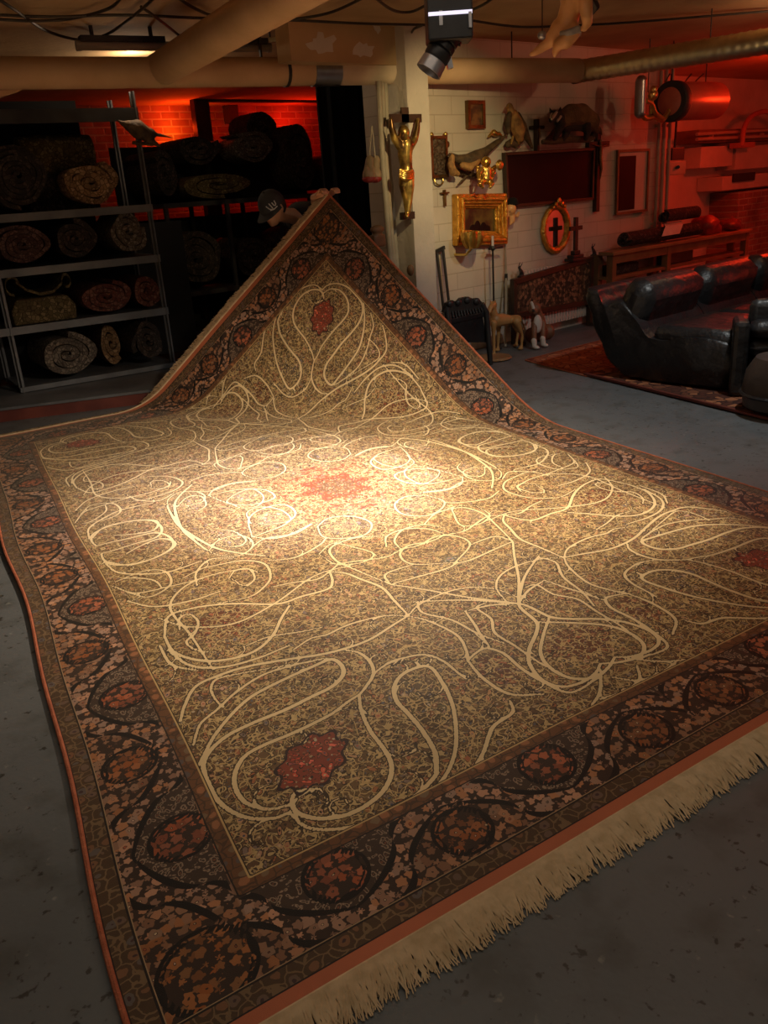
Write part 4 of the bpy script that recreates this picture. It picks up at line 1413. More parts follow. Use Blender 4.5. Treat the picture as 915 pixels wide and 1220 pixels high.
for lab, pts in CABLES:
    q = smoothpts([at(x, y, z=CZ if i % 2 == 0 else CZ - .015) for i, (x, y) in enumerate(pts)], 8)
    tag(MB().tube(q, .009, 6).build('ceiling_cable', 'cable_black'), lab, 'cable', 'cables under the ceiling')

# round black speaker-like puck on the pipe, seen left of the lamp
q = at(482, 66, Y=on_pipe(482).y + .02); q.z += .03
pk = thing('smoke_detector', 'small round black detector above the pipe left of the theatre lamp', 'detector', q)
MB().lathe([(.02, .05), (.09, .04), (.10, .02), (.10, .0), (.06, -.02)], q, 20).build('detector_body', 'lamp_black', pk)
MB().tube([q + Vector((0, 0, .04)), Vector((q.x, q.y, CEIL))], .006, 6).build('hanger_rod', 'black_iron', pk)

# ------------------------------------------------------------------ theatre lamp
LD = 4.0
LX = Vector((.766, -.643, 0)); LF = Vector((-.643, -.766, 0)); LUP = Vector((0, 0, 1))


def lp(px, py, d=LD): return at(px, py, d=d)


lm = thing('theatre_lamp', 'black theatre spotlight hanging from the ceiling, tilted down at the carpet', 'spotlight', lp(533, 38))
S = LD / F_PX
lrot = Matrix((LX, -LF, LUP)).transposed()
c = lp(534, 14)
MB().box(c, (46 * S, .16, 56 * S), lrot).build('housing', 'lamp_black', lm, smooth=False, bevel=.008)
c = lp(534, 20) + LF * .083
MB().box(c, (44 * S, .012, 3.2 * S), lrot).build('trim_strip', 'lamp_lit', lm, smooth=False)['label'] = 'bright strip across the housing'  # emission imitates light caught by the silver housing edge
MB().box(lp(557, 28) + LF * .07, (3 * S, .05, 14 * S), lrot).build('side_bracket', 'lamp_silver', lm, smooth=False)
MB().box(lp(523, 26) + LF * .08, (3.5 * S, .02, 13 * S), lrot).build('side_bracket', 'lamp_silver', lm, smooth=False)
hd0 = lp(538, 36); hd1 = lp(520, 68)
ax = (hd1 - hd0 + LF * .03); ax.normalize()
m = MB(); m.lathe([(.026, -.02), (.053, .0), (.053, .05), (.045, .055), (.053, .06), (.053, .08), (.045, .085), (.053, .09), (.053, .12), (.047, .13)], hd0, 24, ax)
m.build('lamp_head', 'lamp_black', lm)
m = MB(); m.lathe([(.046, .128), (.052, .132), (.055, .18), (.050, .18), (.044, .14)], hd0, 24, ax)
m.build('lens_hood', 'lamp_silver', lm)['label'] = 'silver lens hood'
m = MB(); m.lathe([(.002, .134), (.043, .132), (.043, .138)], hd0, 20, ax); m.build('lens', 'lamp_lit', lm)
m = MB(); q = lp(533, 66)
m.box(q, (5.5 * S, .05, 26 * S), lrot @ Euler((0, R(-12), 0)).to_matrix()); m.build('barn_door', 'lamp_silver', lm, smooth=False)
for s in (-1, 1): MB().beam(lp(534 + s * 17, 30), lp(529 + s * 15, 54), .012, .03).build('yoke_arm', 'lamp_black', lm, smooth=False)
m = MB(); q = lp(534, -12); m.tube([q, Vector((q.x, q.y, CEIL))], .018, 12); m.build('drop_pole', 'lamp_black', lm)

# ------------------------------------------------------------------ flying putto
PD = 5.0
pt = thing('putto_figure', 'carved winged putto in a pale loincloth flying from the ceiling, upper middle right', 'carved figure', lp(680, 20, PD))


def pp(px, py, dd=0.0): return at(px, py, d=PD + dd)


b = MB(); u = PD / F_PX
b.chain([pp(686, -10), pp(682, 5), pp(677, 20), pp(674, 33)], [13 * u, 12 * u, 11 * u, 11.5 * u])
b.chain([pp(667, 33), pp(659, 44), pp(653, 52), pp(645, 57), pp(637, 63), pp(633, 65)], [9.5 * u, 8 * u, 5.6 * u, 5.0 * u, 3.4 * u, 2.6 * u])
b.chain([pp(681, 38, -.03), pp(674, 49, -.05), pp(665, 54, -.05), pp(662, 61, -.03), pp(661, 66, -.03)], [9.5 * u, 8 * u, 5.6 * u, 4.0 * u, 2.4 * u])
b.chain([pp(696, -8, -.03), pp(698, 8, -.05), pp(699, 20, -.06), pp(700, 27, -.05)], [8 * u, 7 * u, 6 * u, 5 * u])
b.chain([pp(700, 25, -.06), pp(696, 34, -.06)], [4.6 * u, 3.4 * u])
for k in range(4): b.chain([pp(697 + k * 1.4 - 2, 33, -.06), pp(695 + k * 1.2 - 2, 37, -.065)], [1.2 * u, .9 * u], 6)
b.chain([pp(680, -10), pp(672, -2), pp(676, 6)], [8 * u, 5 * u, 4 * u])
b.ell(pp(692, -30), (14 * u, 14 * u, 15 * u)); b.chain([pp(689, -14), pp(691, -22)], 7 * u)
b.ell(pp(686, -28, -.06), (2.5 * u,) * 3)
b.build('body', 'putto_skin', pt, remesh=.007, soft=3)
m = MB()
for i in range(5):
    f = i / 4
    m.tube(smoothpts([pp(668 + 2 * f, 40 + 4 * f, -.055), pp(677, 37.5 + 3.2 * f, -.075), pp(689, 33 + 4 * f, -.06), pp(690, 36 + 5 * f, .0)], 5), .011, 8)
m.build('loincloth', 'putto_cloth', pt)
m = MB()
for sgn in (1,):
    for i in range(6):
        m.chain([pp(699, -12, .05), pp(706 + i, -2 + i * 2, .09), pp(703 + i * .5, 8 + i * 2.2, .1)], [.016, .018, .006], 8)
m.build('wing', 'dark_wood', pt, remesh=.008)
m = MB(); m.ell(pp(646, 42, .1), (5 * u, 5 * u, 4.2 * u)); 
tag(m.build('glass_bulb', 'lamp_silver'), 'small clear bulb beside the knee of the flying putto', 'bulb')
q = pp(646, 42, .1)
m = MB(); q2 = pp(684, 0, .03); m.tube([q2, Vector((q2.x, q2.y, CEIL))], .003, 6); m.build('hanging_wire', 'black_iron', pt)
o = bpy.data.objects['glass_bulb']
MB().tube([q + Vector((0, 0, .02)), Vector((q.x, q.y, CEIL))], .003, 6).build('bulb_wire', 'black_iron', o)

# ------------------------------------------------------------------ things on and in front of the white wall
WY = 5.58
U_ = 8.4 / F_PX            # metres per pixel out at the wall


def W(px, py, off=.03): return at(px, py, Y=WY - off)


def ch(mb, pts, rad, off=.05, n=10, sc=1.0):
    """limb given in pixels (x, y[, extra offset]) with radii in pixels"""
    q = [W(p[0], p[1], off + (p[2] if len(p) > 2 else 0)) for p in pts]
    r = [x * U_ * sc for x in (rad if hasattr(rad, '__len__') else [rad] * len(pts))]
    return mb.chain(q, r, n)


def panel(name, label, cat, c4, thick, off=0.0):
    """four pixel corners tl,tr,br,bl on the wall -> world corners"""
    return [W(x, y, off) for x, y in c4]


def frame_from(mb, cs, w, y0, y1, inset=0.0):
    """mitred rectangular frame between outer corners cs and an inner rectangle w inside"""
    cx = sum((c for c in cs), Vector()) / 4
    inn = []
    for c in cs:
        d = cx - c
        inn.append(c + Vector((math.copysign(w, d.x), 0, math.copysign(w, d.z))))
    for i in range(4):
        j = (i + 1) % 4
        p = [cs[i], cs[j], inn[j], inn[i]]
        a = [Vector((q.x, y0, q.z)) for q in p]
        mb.prism(a, (0, y1 - y0, 0))
    return inn


# gilded corpus on the pillar
PY = 5.30


def Wp(px, py, off=.05): return at(px, py, Y=PY - off)


cr = thing('crucifix_figure', 'gilded figure with raised arms hanging on the white pillar', 'crucifix', Wp(482, 260, 0))
UP = 7.7 / F_PX


def cp_(mb, pts, rad, off=.05, n=12): return mb.chain([Wp(p[0], p[1], off + (p[2] if len(p) > 2 else 0)) for p in pts], [x * UP for x in rad], n)


b = MB()
cp_(b, [(483, 173), (482.5, 186), (484, 198), (484, 206)], [8.5, 7.5, 6.5, 7])
cp_(b, [(482, 163), (482, 170)], [5.5, 4])
b.ell(Wp(481, 158, .075), (6.2 * UP, 6 * UP, 7.5 * UP))
b.ell(Wp(481.3, 158.5, .125), (1.2 * UP, 1.2 * UP, 1.8 * UP))
cp_(b, [(477, 175), (470, 165), (466.5, 152), (465.5, 142)], [4.5, 3.8, 3.2, 2.2])
cp_(b, [(488.5, 175), (494, 166), (497, 153), (498, 143)], [4.5, 3.8, 3.2, 2.2])
cp_(b, [(482, 206), (481, 222), (484, 238), (485, 252)], [6, 5, 3.6, 2.8])
cp_(b, [(487, 206, .01), (488, 222, .02), (487.5, 238, .02), (486, 252, .02)], [6, 5, 3.6, 2.8])
cp_(b, [(485, 252, .01), (484.5, 258, .03)], [2.6, 2.2])
b.build('body', 'bronze_gilt', cr, remesh=.007, soft=2)
m = MB()
for i in range(4): m.tube(smoothpts([Wp(476, 203 + i * 2.2, .09), Wp(483, 206 + i * 2.4, .115), Wp(491, 204 + i * 2.6, .09)], 5), .016, 8)
m.build('loincloth', 'gold', cr)
m = MB(); m.span(Wp(465, 146, .012), at(501, 136, Y=PY - .0)); m.span(Wp(479, 146, .012), at(485.5, 128, Y=PY)); m.build('crosspiece', 'dark_wood', cr, smooth=False)
m = MB(); m.span(Wp(480.5, 262, .04), at(490, 252, Y=PY)); m.build('foot_block', 'dark_wood', cr, smooth=False)

# relief plaque
c4 = [W(500, 163, 0), W(520, 161.5, 0), W(522.5, 211, 0), W(502, 214, 0)]
pq = thing('relief_plaque', 'tall narrow dark bronze relief plaque right of the white pillar', 'plaque', W(511, 213, 0))
x0, x1, z0, z1 = W(501, 0, 0).x, W(522, 0, 0).x, W(511, 212.5, 0).z, W(511, 162.5, 0).z
m = MB(); m.span((x0, WY - .035, z0), (x1, WY - .001, z1)); m.build('plate', 'dark_relief', pq, smooth=False, bevel=.006)
m = MB(); frame_from(m, [Vector((x0, 0, z1)), Vector((x1, 0, z1)), Vector((x1, 0, z0)), Vector((x0, 0, z0))], .022, WY - .05, WY - .03); m.build('raised_rim', 'bronze', pq, smooth=False)
m = MB()
r3 = random.Random(5)
for i in range(26):
    m.ell((r3.uniform(x0 + .04, x1 - .04), WY - .036, r3.uniform(z0 + .04, z1 - .04)), (r3.uniform(.015, .035), .012, r3.uniform(.015, .04)), n=8, m=6)
m.build('relief_figures', 'dark_relief', pq)
m = MB()
xm = (x0 + x1) / 2
m.tube(smoothpts([(xm - .05, WY - .02, z0), (xm - .045, WY - .03, z0 - .04), (xm, WY - .03, z0 - .06), (xm + .045, WY - .03, z0 - .04), (xm + .05, WY - .02, z0)], 5), .007, 6); m.build('ring_handle', 'brass', pq)
for x in (x0 + .02, x1 - .01): MB().ell((x, WY - .04, z1 + .01), (.02, .015, .02)).build('hanging_knob', 'brass', pq)

# icon painting up high
x0, x1, z0, z1 = W(550, 0, 0).x, W(571.5, 0, 0).x, W(561, 154, 0).z, W(561, 120, 0).z
ic = thing('icon_picture', 'small dark framed icon painting high on the wall above the pheasant', 'picture', ((x0 + x1) / 2, WY, z0))
m = MB(); frame_from(m, [Vector((x0, 0, z1)), Vector((x1, 0, z1)), Vector((x1, 0, z0)), Vector((x0, 0, z0))], .03, WY - .04, WY - .001); m.build('frame', 'bronze', ic, smooth=False)
m = MB(); m.span((x0 + .025, WY - .022, z0 + .025), (x1 - .025, WY - .004, z1 - .025)); m.build('painting', 'icon_paint', ic, smooth=False)

# pheasant on its branch
ph = thing('stuffed_pheasant', 'stuffed pheasant with long tail on a forked branch above the gold frame', 'stuffed bird', W(562, 205, 0))
m = MB()
ch(m, [(548, 190), (558, 193), (568, 188), (578, 181)], [5, 8.5, 8, 5], .10)
ch(m, [(548, 190), (542, 188), (538, 186)], [4.5, 3.8, 3.4], .11)
ch(m, [(578, 181), (590, 171), (603, 161)], [4.5, 3.2, 1.2], .10)
ch(m, [(572, 186), (586, 176), (597, 168)], [3.0, 2.2, .8], .13)
m.build('bird_body', 'bird_dark', ph, remesh=.008)
m = MB(); ch(m, [(538, 187), (537, 196), (540, 205), (545, 207)], [3.4, 4.2, 4.4, 3], .12); m.build('breast', 'bird_brown', ph, remesh=.008)
m = MB(); ch(m, [(551, 197), (560, 199), (570, 192)], [3.5, 4.5, 3], .15); m.build('wing', 'bird_brown', ph, remesh=.008)
m = MB(); ch(m, [(536, 184), (533, 185)], [1.6, .4], .12); m.build('beak', 'dark_wood', ph)
m = MB()
ch(m, [(540, 200), (552, 206), (566, 209), (584, 214)], [1.6, 2.2, 2.2, 1.6], .06)
ch(m, [(558, 207), (552, 214), (546, 220)], [1.6, 1.2, .8], .06); ch(m, [(566, 209), (572, 204), (580, 203)], [1.5, 1.2, .8], .08)
ch(m, [(560, 208, -.06), (560, 207)], [2.5, 2.2], .06)
m.build('branch', 'branch', ph)
for p_ in ([(556, 199), (557, 206)], [(563, 198), (564, 208)]): ch(MB(), p_, [.9, .9], .1, 6).build('leg', 'branch', ph)

# small gilt angel head between the two birds
ga = thing('gilt_angel', 'tiny gilt angel ornament between the pheasant tail and the hawk', 'ornament', W(589, 162, 0))
m = MB(); ch(m, [(588, 158), (592, 160)], [3.4, 2.6], .05); ch(m, [(585, 160), (582, 163)], [2.2, 1.2], .05); ch(m, [(594, 159), (598, 162)], [2.2, 1.2], .05); ch(m, [(589, 161, -.04), (589, 161)], [1.6, 1.6], .05)
m.build('angel_body', 'gold', ga, remesh=.006)

# hawk
hk = thing('stuffed_hawk', 'stuffed brown hawk with drooping tail perched above the dark painting', 'stuffed bird', W(615, 175, 0))
m = MB()
ch(m, [(612, 136), (614, 146), (618, 156), (619, 164)], [5, 8, 7.5, 5], .12)
ch(m, [(607, 127), (609, 133)], [3.8, 4.2], .13)
m.build('bird_body', 'bird_brown', hk, remesh=.008)
m = MB()
ch(m, [(616, 138), (622, 150), (627, 162), (634, 176)], [4.5, 5.2, 4, 1.6], .10)
ch(m, [(607, 136), (605, 148), (606, 158)], [3, 4, 2], .14)
m.build('wing', 'bird_dark', hk, remesh=.008)
m = MB(); ch(m, [(604.5, 127.5), (602.5, 129.5)], [1.3, .4], .16); m.build('beak', 'brass', hk)
for p_ in ([(611, 163), (609, 171)], [(617, 164), (618, 171)]): ch(MB(), p_, [1.4, 1.0], .12, 8).build('leg', 'brass', hk)
m = MB(); ch(m, [(605, 172), (609, 170), (614, 173), (624, 166)], [3.5, 4, 3.5, 1.8], .09); ch(m, [(611, 172, -.09), (611, 172)], [2.4, 2.4], .09); m.build('perch', 'branch', hk)

# golden cherub
cb = thing('gilt_cherub', 'shiny gilt cherub statuette on the wall just above the gold frame', 'cherub figure', W(579, 222, 0))
m = MB()
ch(m, [(579, 203), (579, 213)], [5.6, 5.8], .25)
m.ell(W(579, 193, .265), (5.4 * U_ * 1.0, 5.2 * U_, 5.6 * U_)); m.ell(W(578, 194.5, .31), (1.0 * U_,) * 3)
ch(m, [(574, 202), (570, 208), (571, 214, .03)], [2.6, 2.4, 1.8], .25); ch(m, [(584, 202), (588, 206), (586, 213, .03)], [2.6, 2.4, 1.8], .25)
ch(m, [(576, 215), (572, 219, .05), (575, 223, .06)], [3.4, 2.8, 1.8], .25); ch(m, [(582, 215), (586, 219, .05), (584, 223, .06)], [3.4, 2.8, 1.8], .25)
ch(m, [(579, 206, -.24), (579, 206)], [2.0, 2.0], .24)
m.build('body', 'gold', cb, remesh=.006, soft=2)
m = MB(); m.lathe([(.004, 0), (.035, .012), (.045, .03), (.03, .05), (.004, .056)], W(592, 197, .22), 16, (0, -1, 0)); m.build('gilt_disc', 'gold', cb)
m = MB()
for s in (-1, 1): ch(m, [(579 + s * 4, 203, -.03), (579 + s * 10, 199, -.03), (579 + s * 11, 205, -.03)], [2, 2.2, 1], .24)
m.build('wings', 'gold', cb, remesh=.006)


def cross(name, label, x, y0, y1, bx0, bx1, by, r, mat_, off=.02, thick=.03, figure=True, parent_cat='crucifix'):
    t = thing(name, label, parent_cat, W(x, y1, 0))
    a = W(x, y0, off); b_ = W(x, y1, off)
    m = MB(); m.span((a.x - r, WY - off - thick, b_.z), (a.x + r, WY - .002, a.z)); m.build('upright', mat_, t, smooth=False, bevel=.004)
    c_ = W(bx0, by, off); d_ = W(bx1, by, off); zc = W(x, by, off).z
    m = MB(); m.span((c_.x, WY - off - thick, zc - r * .9), (d_.x, WY - .002, zc + r * .9)); m.build('crossbar', mat_, t, smooth=False, bevel=.004)
    if figure:
        h = abs(a.z - b_.z); m = MB(); Y = WY - off - thick - .015
        hw = (d_.x - c_.x) / 2
        m.chain([(a.x, Y, zc - .02 * h), (a.x, Y, zc - .16 * h), (a.x + .004, Y - .01, zc - .30 * h), (a.x, Y, zc - .42 * h)], [h * .030, h * .028, h * .022, h * .012], 8)
        m.ell((a.x - .005, Y, zc + .03 * h), (h * .022, h * .022, h * .03), n=8)
        for s in (-1, 1): m.chain([(a.x + s * .02 * h, Y, zc - .03 * h), (a.x + s * hw * .85, Y, zc + .004 * h)], [h * .014, h * .009], 8)
        m.build('figure', 'bronze' if mat_ != 'gold' else 'gold', t, remesh=.006)
    return t


cross('wall_cross', 'small thin dark cross standing out between the hawk and the badger', 638.5, 142, 180, 631.5, 646, 152, .016, 'dark_wood')
cross('crucifix', 'tall dark wooden crucifix right of the dark painting', 711.5, 155, 252, 699, 723.5, 172, .030, 'dark_wood')
cross('crucifix', 'tiny dark crucifix on the lit wall left of the gold frame', 529.5, 226, 246, 525, 534.5, 230, .008, 'bronze', thick=.014)

# badger on its branch
bg = thing('stuffed_badger', 'stuffed badger with striped face standing on a log high on the wall', 'stuffed animal', W(682, 170, 0))
m = MB()
ch(m, [(668, 143), (680, 137), (692, 137), (704, 145), (710, 154)], [9, 12, 12.5, 11, 5], .18)
ch(m, [(709, 150), (714, 155), (717, 160)], [4, 3, 1.2], .18)
m.build('body', 'badger_fur', bg, remesh=.010)
m = MB()
ch(m, [(668, 142), (661, 138, .06), (658, 141, .12), (656, 144, .16)], [7, 6, 4.4, 2.4], .18)
ch(m, [(656, 133, .03), (655, 129, .03)], [2, 1.2], .18); ch(m, [(667, 132, .03), (668, 128, .03)], [2, 1.2], .18)
ch(m, [(668, 148), (665, 157), (661, 165, .03)], [6, 4.4, 3], .22); ch(m, [(675, 150), (674, 160), (671, 166, .03)], [6, 4.4, 3], .15)
ch(m, [(698, 150), (700, 158), (698, 165, .02)], [6.5, 4.4, 3], .22); ch(m, [(705, 152), (707, 159), (705, 164, .02)], [6, 4, 3], .14)
ch(m, [(672, 151), (688, 151), (702, 152)], [5, 5, 4.5], .18)
m.build('dark_legs_and_head', 'badger_dark', bg, remesh=.010)
m = MB()
ch(m, [(663, 134, .09), (660, 138, .155), (657.5, 142, .185)], [1.6, 1.8, 1.2], .18, 8); ch(m, [(657, 136, .10), (655.5, 140, .15)], [1.4, 1.2], .18, 8); ch(m, [(668, 139, .11), (664, 144, .14)], [1.4, 1.4], .18, 8)
m.build('white_stripes', 'fur_white', bg)
m = MB()
ch(m, [(647, 169), (660, 168), (680, 166), (700, 166), (707, 164)], [2.6, 4, 3.6, 3.8, 2.4], .16)
ch(m, [(650, 168), (656, 162), (662, 152)], [2, 2.6, 1.4], .14); ch(m, [(668, 167, -.16), (668, 167)], [2.5, 2.5], .16); ch(m, [(698, 166, -.16), (698, 166)], [2.5, 2.5], .16)
m.build('log', 'branch', bg)

# wide dark painting, hung askew
c4 = [W(597, 182, 0), W(704.5, 176, 0), W(702.5, 238.5, 0), W(600, 248, 0)]
dpn = thing('dark_painting', 'wide dark red-brown painting in thin black frame, hung slightly askew', 'painting', W(650, 248, 0))


def shrink(c4, w):
    cx = sum(c4, Vector()) / 4
    return [q + Vector((math.copysign(w, cx.x - q.x), 0, math.copysign(w, cx.z - q.z))) for q in c4]


def pic(c4, w, t_frame, root, fm, pm, fn='frame', pn_='canvas'):
    inn = shrink(c4, w); m = MB()
    for i in range(4):
        j = (i + 1) % 4
        m.prism([c4[i] + Vector((0, -.002, 0)), c4[j] + Vector((0, -.002, 0)), inn[j] + Vector((0, -.002, 0)), inn[i] + Vector((0, -.002, 0))], (0, -t_frame, 0))
    f = m.build(fn, fm, root, smooth=False, bevel=.004)
    m = MB(); m.prism([q + Vector((0, -.003, 0)) for q in inn], (0, -t_frame * .6, 0)); return f, m.build(pn_, pm, root, smooth=False)


pic(c4, .028, .05, dpn, 'dark_wood', 'dark_painting')

# gold framed picture: stepped mouldings
c4 = [W(537.5, 231.5, 0), W(597, 230.5, 0), W(598, 291, 0), W(538.5, 293, 0)]
gf = thing('gold_framed_painting', 'small landscape painting in a heavy stepped gold frame', 'painting', W(568, 292, 0))
a = c4; steps = [(0, .034, .075), (.030, .030, .105), (.056, .030, .085), (.082, .028, .06), (.106, .020, .04)]
for ins, w, th in steps:
    o4 = shrink(a, ins) if ins else a
    i4 = shrink(a, ins + w); m = MB()
    for i in range(4):
        j = (i + 1) % 4
        m.prism([q + Vector((0, -.002, 0)) for q in (o4[i], o4[j], i4[j], i4[i])], (0, -th, 0))
    m.build('frame_moulding', 'gold_frame', gf, smooth=False, bevel=.010)
i4 = shrink(a, .122); m = MB(); m.prism([q + Vector((0, -.003, 0)) for q in i4], (0, -.022, 0)); m.build('canvas', 'painting_scene', gf, smooth=False)
m = MB(); sc_ = (i4[0] + i4[2]) / 2
for dx, dz, h in ((-.09, -.05, .05), (-.03, -.04, .07), (.05, -.05, .06), (.10, -.06, .04)):
    m.ell((sc_.x + dx, WY - .026, sc_.z + dz - .03), (.045, .004, h), n=10, m=7)
m.build('painted_figures', 'dark_painting', gf)

# gilt fluted cup in front of the frame
gc = thing('gilt_cup', 'fluted gilt cup mounted in front of the gold frame, lower right', 'cup', W(563, 297, .22))
base = W(563, 296.5, .22)
m = MB(); vs = []; fs = []; n = 48
prof = [(.02, 0), (.055, .006), (.085, .05), (.098, .10), (.096, .145), (.086, .145), (.088, .10), (.070, .03), (.004, .02)]
for r_, z_ in prof:
    for k in range(n):
        a_ = 2 * PI * k / n; rr2 = r_ * (1 + .07 * math.cos(12 * a_) * (1 if r_ > .05 else 0))
        vs.append(base + Vector((rr2 * math.cos(a_), rr2 * math.sin(a_), z_)))
for i in range(len(prof) - 1):
    for k in range(n): fs.append((i * n + k, i * n + (k + 1) % n, (i + 1) * n + (k + 1) % n, (i + 1) * n + k))
fs.append(tuple(range(n - 1, -1, -1))); fs.append(tuple(range((len(prof) - 1) * n, len(prof) * n)))
m.add(vs, fs); m.build('cup_bowl', 'gold', gc)
m = MB(); m.tube([base + Vector((0, .0, .012)), base + Vector((0, .08, -.05)), Vector((base.x, WY - .003, base.z - .05))], .012, 8); m.build('wall_bracket', 'brass', gc)

# candle sconce with stick below it
sk = thing('candle_stand', 'tall thin iron candle stand right of the gilt cup', 'candle stand', at(588.5, 404, Y=5.40))
sb = at(589, 396, Y=5.44); sb.z = 0
top = at(587, 296, Y=5.44)
m = MB(); m.tube([sb + Vector((0, 0, .02)), Vector((top.x, top.y, top.z))], .009, 8); m.build('rod', 'black_iron', sk)
m = MB(); m.lathe([(.07, 0), (.07, .012), (.02, .022), (.012, .05)], sb + Vector((0, 0, .002)), 20); m.build('foot', 'black_iron', sk)
m = MB(); m.lathe([(.01, -.02), (.035, 0), (.032, .02), (.01, .022)], top, 14); m.beam(top + Vector((-.05, 0, .0)), top + Vector((.13, 0, .0)), .02, .018); m.build('drip_pan', 'black_iron', sk)
m = MB(); m.cyl(top + Vector((0, 0, .02)), top + Vector((0, 0, .11)), .012, n=10); m.build('candle', 'paper', sk)

ws = thing('walking_stick', 'thin pale stick leaning on the wall beside the tapestry panel', 'stick', at(611, 372, Y=5.48))
m = MB(); p0 = at(602, 287, Y=WY - .02); p1 = at(603, 330, Y=WY - .05); p2 = at(602.5, 372, Y=5.46)
p3 = p1 + (p2 - p1) * ((p1.z - .01) / (p1.z - p2.z)) if p2.z < p1.z else p2
m.tube([p0, p1, p3], [.007, .011, .013], 8); m.build('shaft', 'cable_grey', ws)
m = MB(); m.tube([p1 + Vector((0, 0, .03)), p1 + Vector((0, 0, -.03))], .015, 8); m.build('collar', 'black_iron', ws)

# fire-tool like pair of black bars by the pillar
ft_ = thing('iron_bars', 'pair of upright black iron bars with hooked tops right of the pillar', 'iron bars', at(527, 360, Y=5.44))
for x, y0 in ((520.5, 301), (527.5, 295)):
    t_ = at(x, y0, Y=5.54); MB().tube([Vector((t_.x + .02, 5.46, .002)), t_], .013, 8).build('bar', 'black_iron', ft_)
m = MB(); t_ = at(520.5, 301, Y=5.54); t2 = at(527.5, 295, Y=5.54)
m.beam(t_ + Vector((-.05, 0, 0)), t2 + Vector((.02, 0, .0)), .02, .03); m.beam(t_ + Vector((-.05, 0, 0)), t_ + Vector((-.05, 0, -.10)), .02, .022); m.build('hook', 'black_iron', ft_)

# black carved chair back beside the carpet edge
bc = thing('carved_chair', 'black carved wooden chair with scalloped top rail half hidden by the carpet', 'chair', at(562, 412, Y=5.1))
YC = 5.0
pts = [at(x, y, Y=YC) for x, y in ((529, 372), (533, 361), (539, 357.5), (545, 360), (550, 355), (558, 353.5), (564, 356), (570, 355), (575, 361), (573, 367), (552, 370))]
m = MB(); m.prism(pts, (0, .035, 0))
for x, y, r_ in ((536, 362, .026), (546, 360.5, .026), (557, 357.5, .028), (568, 359, .028)): m.ell(at(x, y, Y=YC - .005), (r_ * 1.3, .02, r_), n=12)
m.build('crest_rail', 'black_iron', bc)
zf = .003
for x, y in ((532, 366), (574, 362)):
    m = MB(); t_ = at(x, y, Y=YC + .01); m.tube([Vector((t_.x + (.06 if x > 550 else -.02), YC - .02, zf)), Vector((t_.x + (.04 if x > 550 else 0), YC, .45)), t_], [.022, .026, .024], 10); m.build('back_post', 'black_iron', bc)
m = MB()
for i in range(12):
    f = (i + .5) / 12; t_ = at(533 + 40 * f, 367 - 4 * f, Y=YC + .015); m.tube([Vector((t_.x + .02 * f, YC - .0, .46)), t_], .012, 6)
m.build('back_slats', 'black_iron', bc)
m = MB(); m.prism([at(x, y, Y=YC + .012) for x, y in ((531, 366), (573, 361), (577, 388), (579, 408), (532, 408))], (0, .012, 0)); m.build('back_panel', 'leather', bc, smooth=False)
xa = at(530, 372, Y=YC).x - .02; xb = at(575, 362, Y=YC).x + .05
m = MB(); m.span((xa, YC + .0, .41), (xb, YC + .30, .46)); m.build('seat', 'leather', bc, smooth=False, bevel=.012)
for x in (xa + .03, xb - .03):
    m = MB(); m.tube([Vector((x, YC + .27, zf)), Vector((x, YC + .27, .42))], .022, 10); m.build('front_leg', 'black_iron', bc)

# little wall putto with dark hat
wp = thing('wall_putto', 'small reddish putto head with dark hat overlapping the lower edge of dark painting', 'cherub figure', W(610, 262, 0))
m = MB(); m.ell(W(609, 249, .09), (6 * U_, 5.6 * U_, 6.4 * U_)); ch(m, [(610, 256), (610, 263), (608, 267)], [4, 3.6, 1.6], .08); m.ell(W(608, 250.5, .135), (1.1 * U_,) * 3); ch(m, [(604, 257), (601, 253)], [2.4, 1.4], .07); ch(m, [(616, 257), (618, 253)], [2.4, 1.4], .07); ch(m, [(610, 254, -.08), (610, 254)], [2.5, 2.5], .08)
m.build('figure', 'putto_skin', wp, remesh=.007)
m = MB(); m.ell(W(611, 240.5, .085), (6.2 * U_, 6 * U_, 5 * U_)); m.ell(W(611, 243.5, .085), (8 * U_, 7 * U_, 1.6 * U_)); m.build('hat', 'black_cloth', wp, remesh=.007)

# oval mirror
cm = W(659.5, 272.5, 0)
mr = thing('oval_mirror', 'oval mirror in gilt frame glowing with red reflections', 'mirror', Vector((cm.x, WY, cm.z - .28)))
rx_ = abs(W(678, 272, 0).x - W(641, 272, 0).x) / 2 * .92; rz_ = abs(W(659, 241, 0).z - W(659, 304, 0).z) / 2 * .95
m = MB(); n = 56; nn = 10; vs = []; fs = []
for i in range(n):
    a_ = 2 * PI * i / n
    for k in range(nn):
        b_ = 2 * PI * k / nn; w_ = .030 * (1 + .12 * math.cos(14 * a_))
        rad = 1.0; x = (rx_ - .03 + w_ * math.cos(b_)) * math.cos(a_); z = (rz_ - .03 + w_ * math.cos(b_)) * math.sin(a_)
        vs.append(Vector((cm.x + x, WY - .030 - .026 * math.sin(b_), cm.z + z)))
for i in range(n):
    for k in range(nn): fs.append((i * nn + k, i * nn + (k + 1) % nn, ((i + 1) % n) * nn + (k + 1) % nn, ((i + 1) % n) * nn + k))
m.add(vs, fs); m.build('oval_frame', 'gold_frame', mr)
m = MB(); vs = [Vector((cm.x + (rx_ - .03) * math.cos(2 * PI * i / 48), WY - .020, cm.z + (rz_ - .03) * math.sin(2 * PI * i / 48))) for i in range(48)]
m.prism(vs, (0, .015, 0)); m.build('mirror_glass', 'mirror_glass', mr, smooth=False)
m = MB()
for dx, dz, r_ in ((0, .05, .032), (-.05, .02, .026), (.05, .02, .026), (-.09, -.005, .018), (.09, -.005, .018)): m.ell((cm.x + dx, WY - .068, cm.z + rz_ + dz - .03), (r_, .014, r_), n=12)
m.build('crest', 'gold_frame', mr)

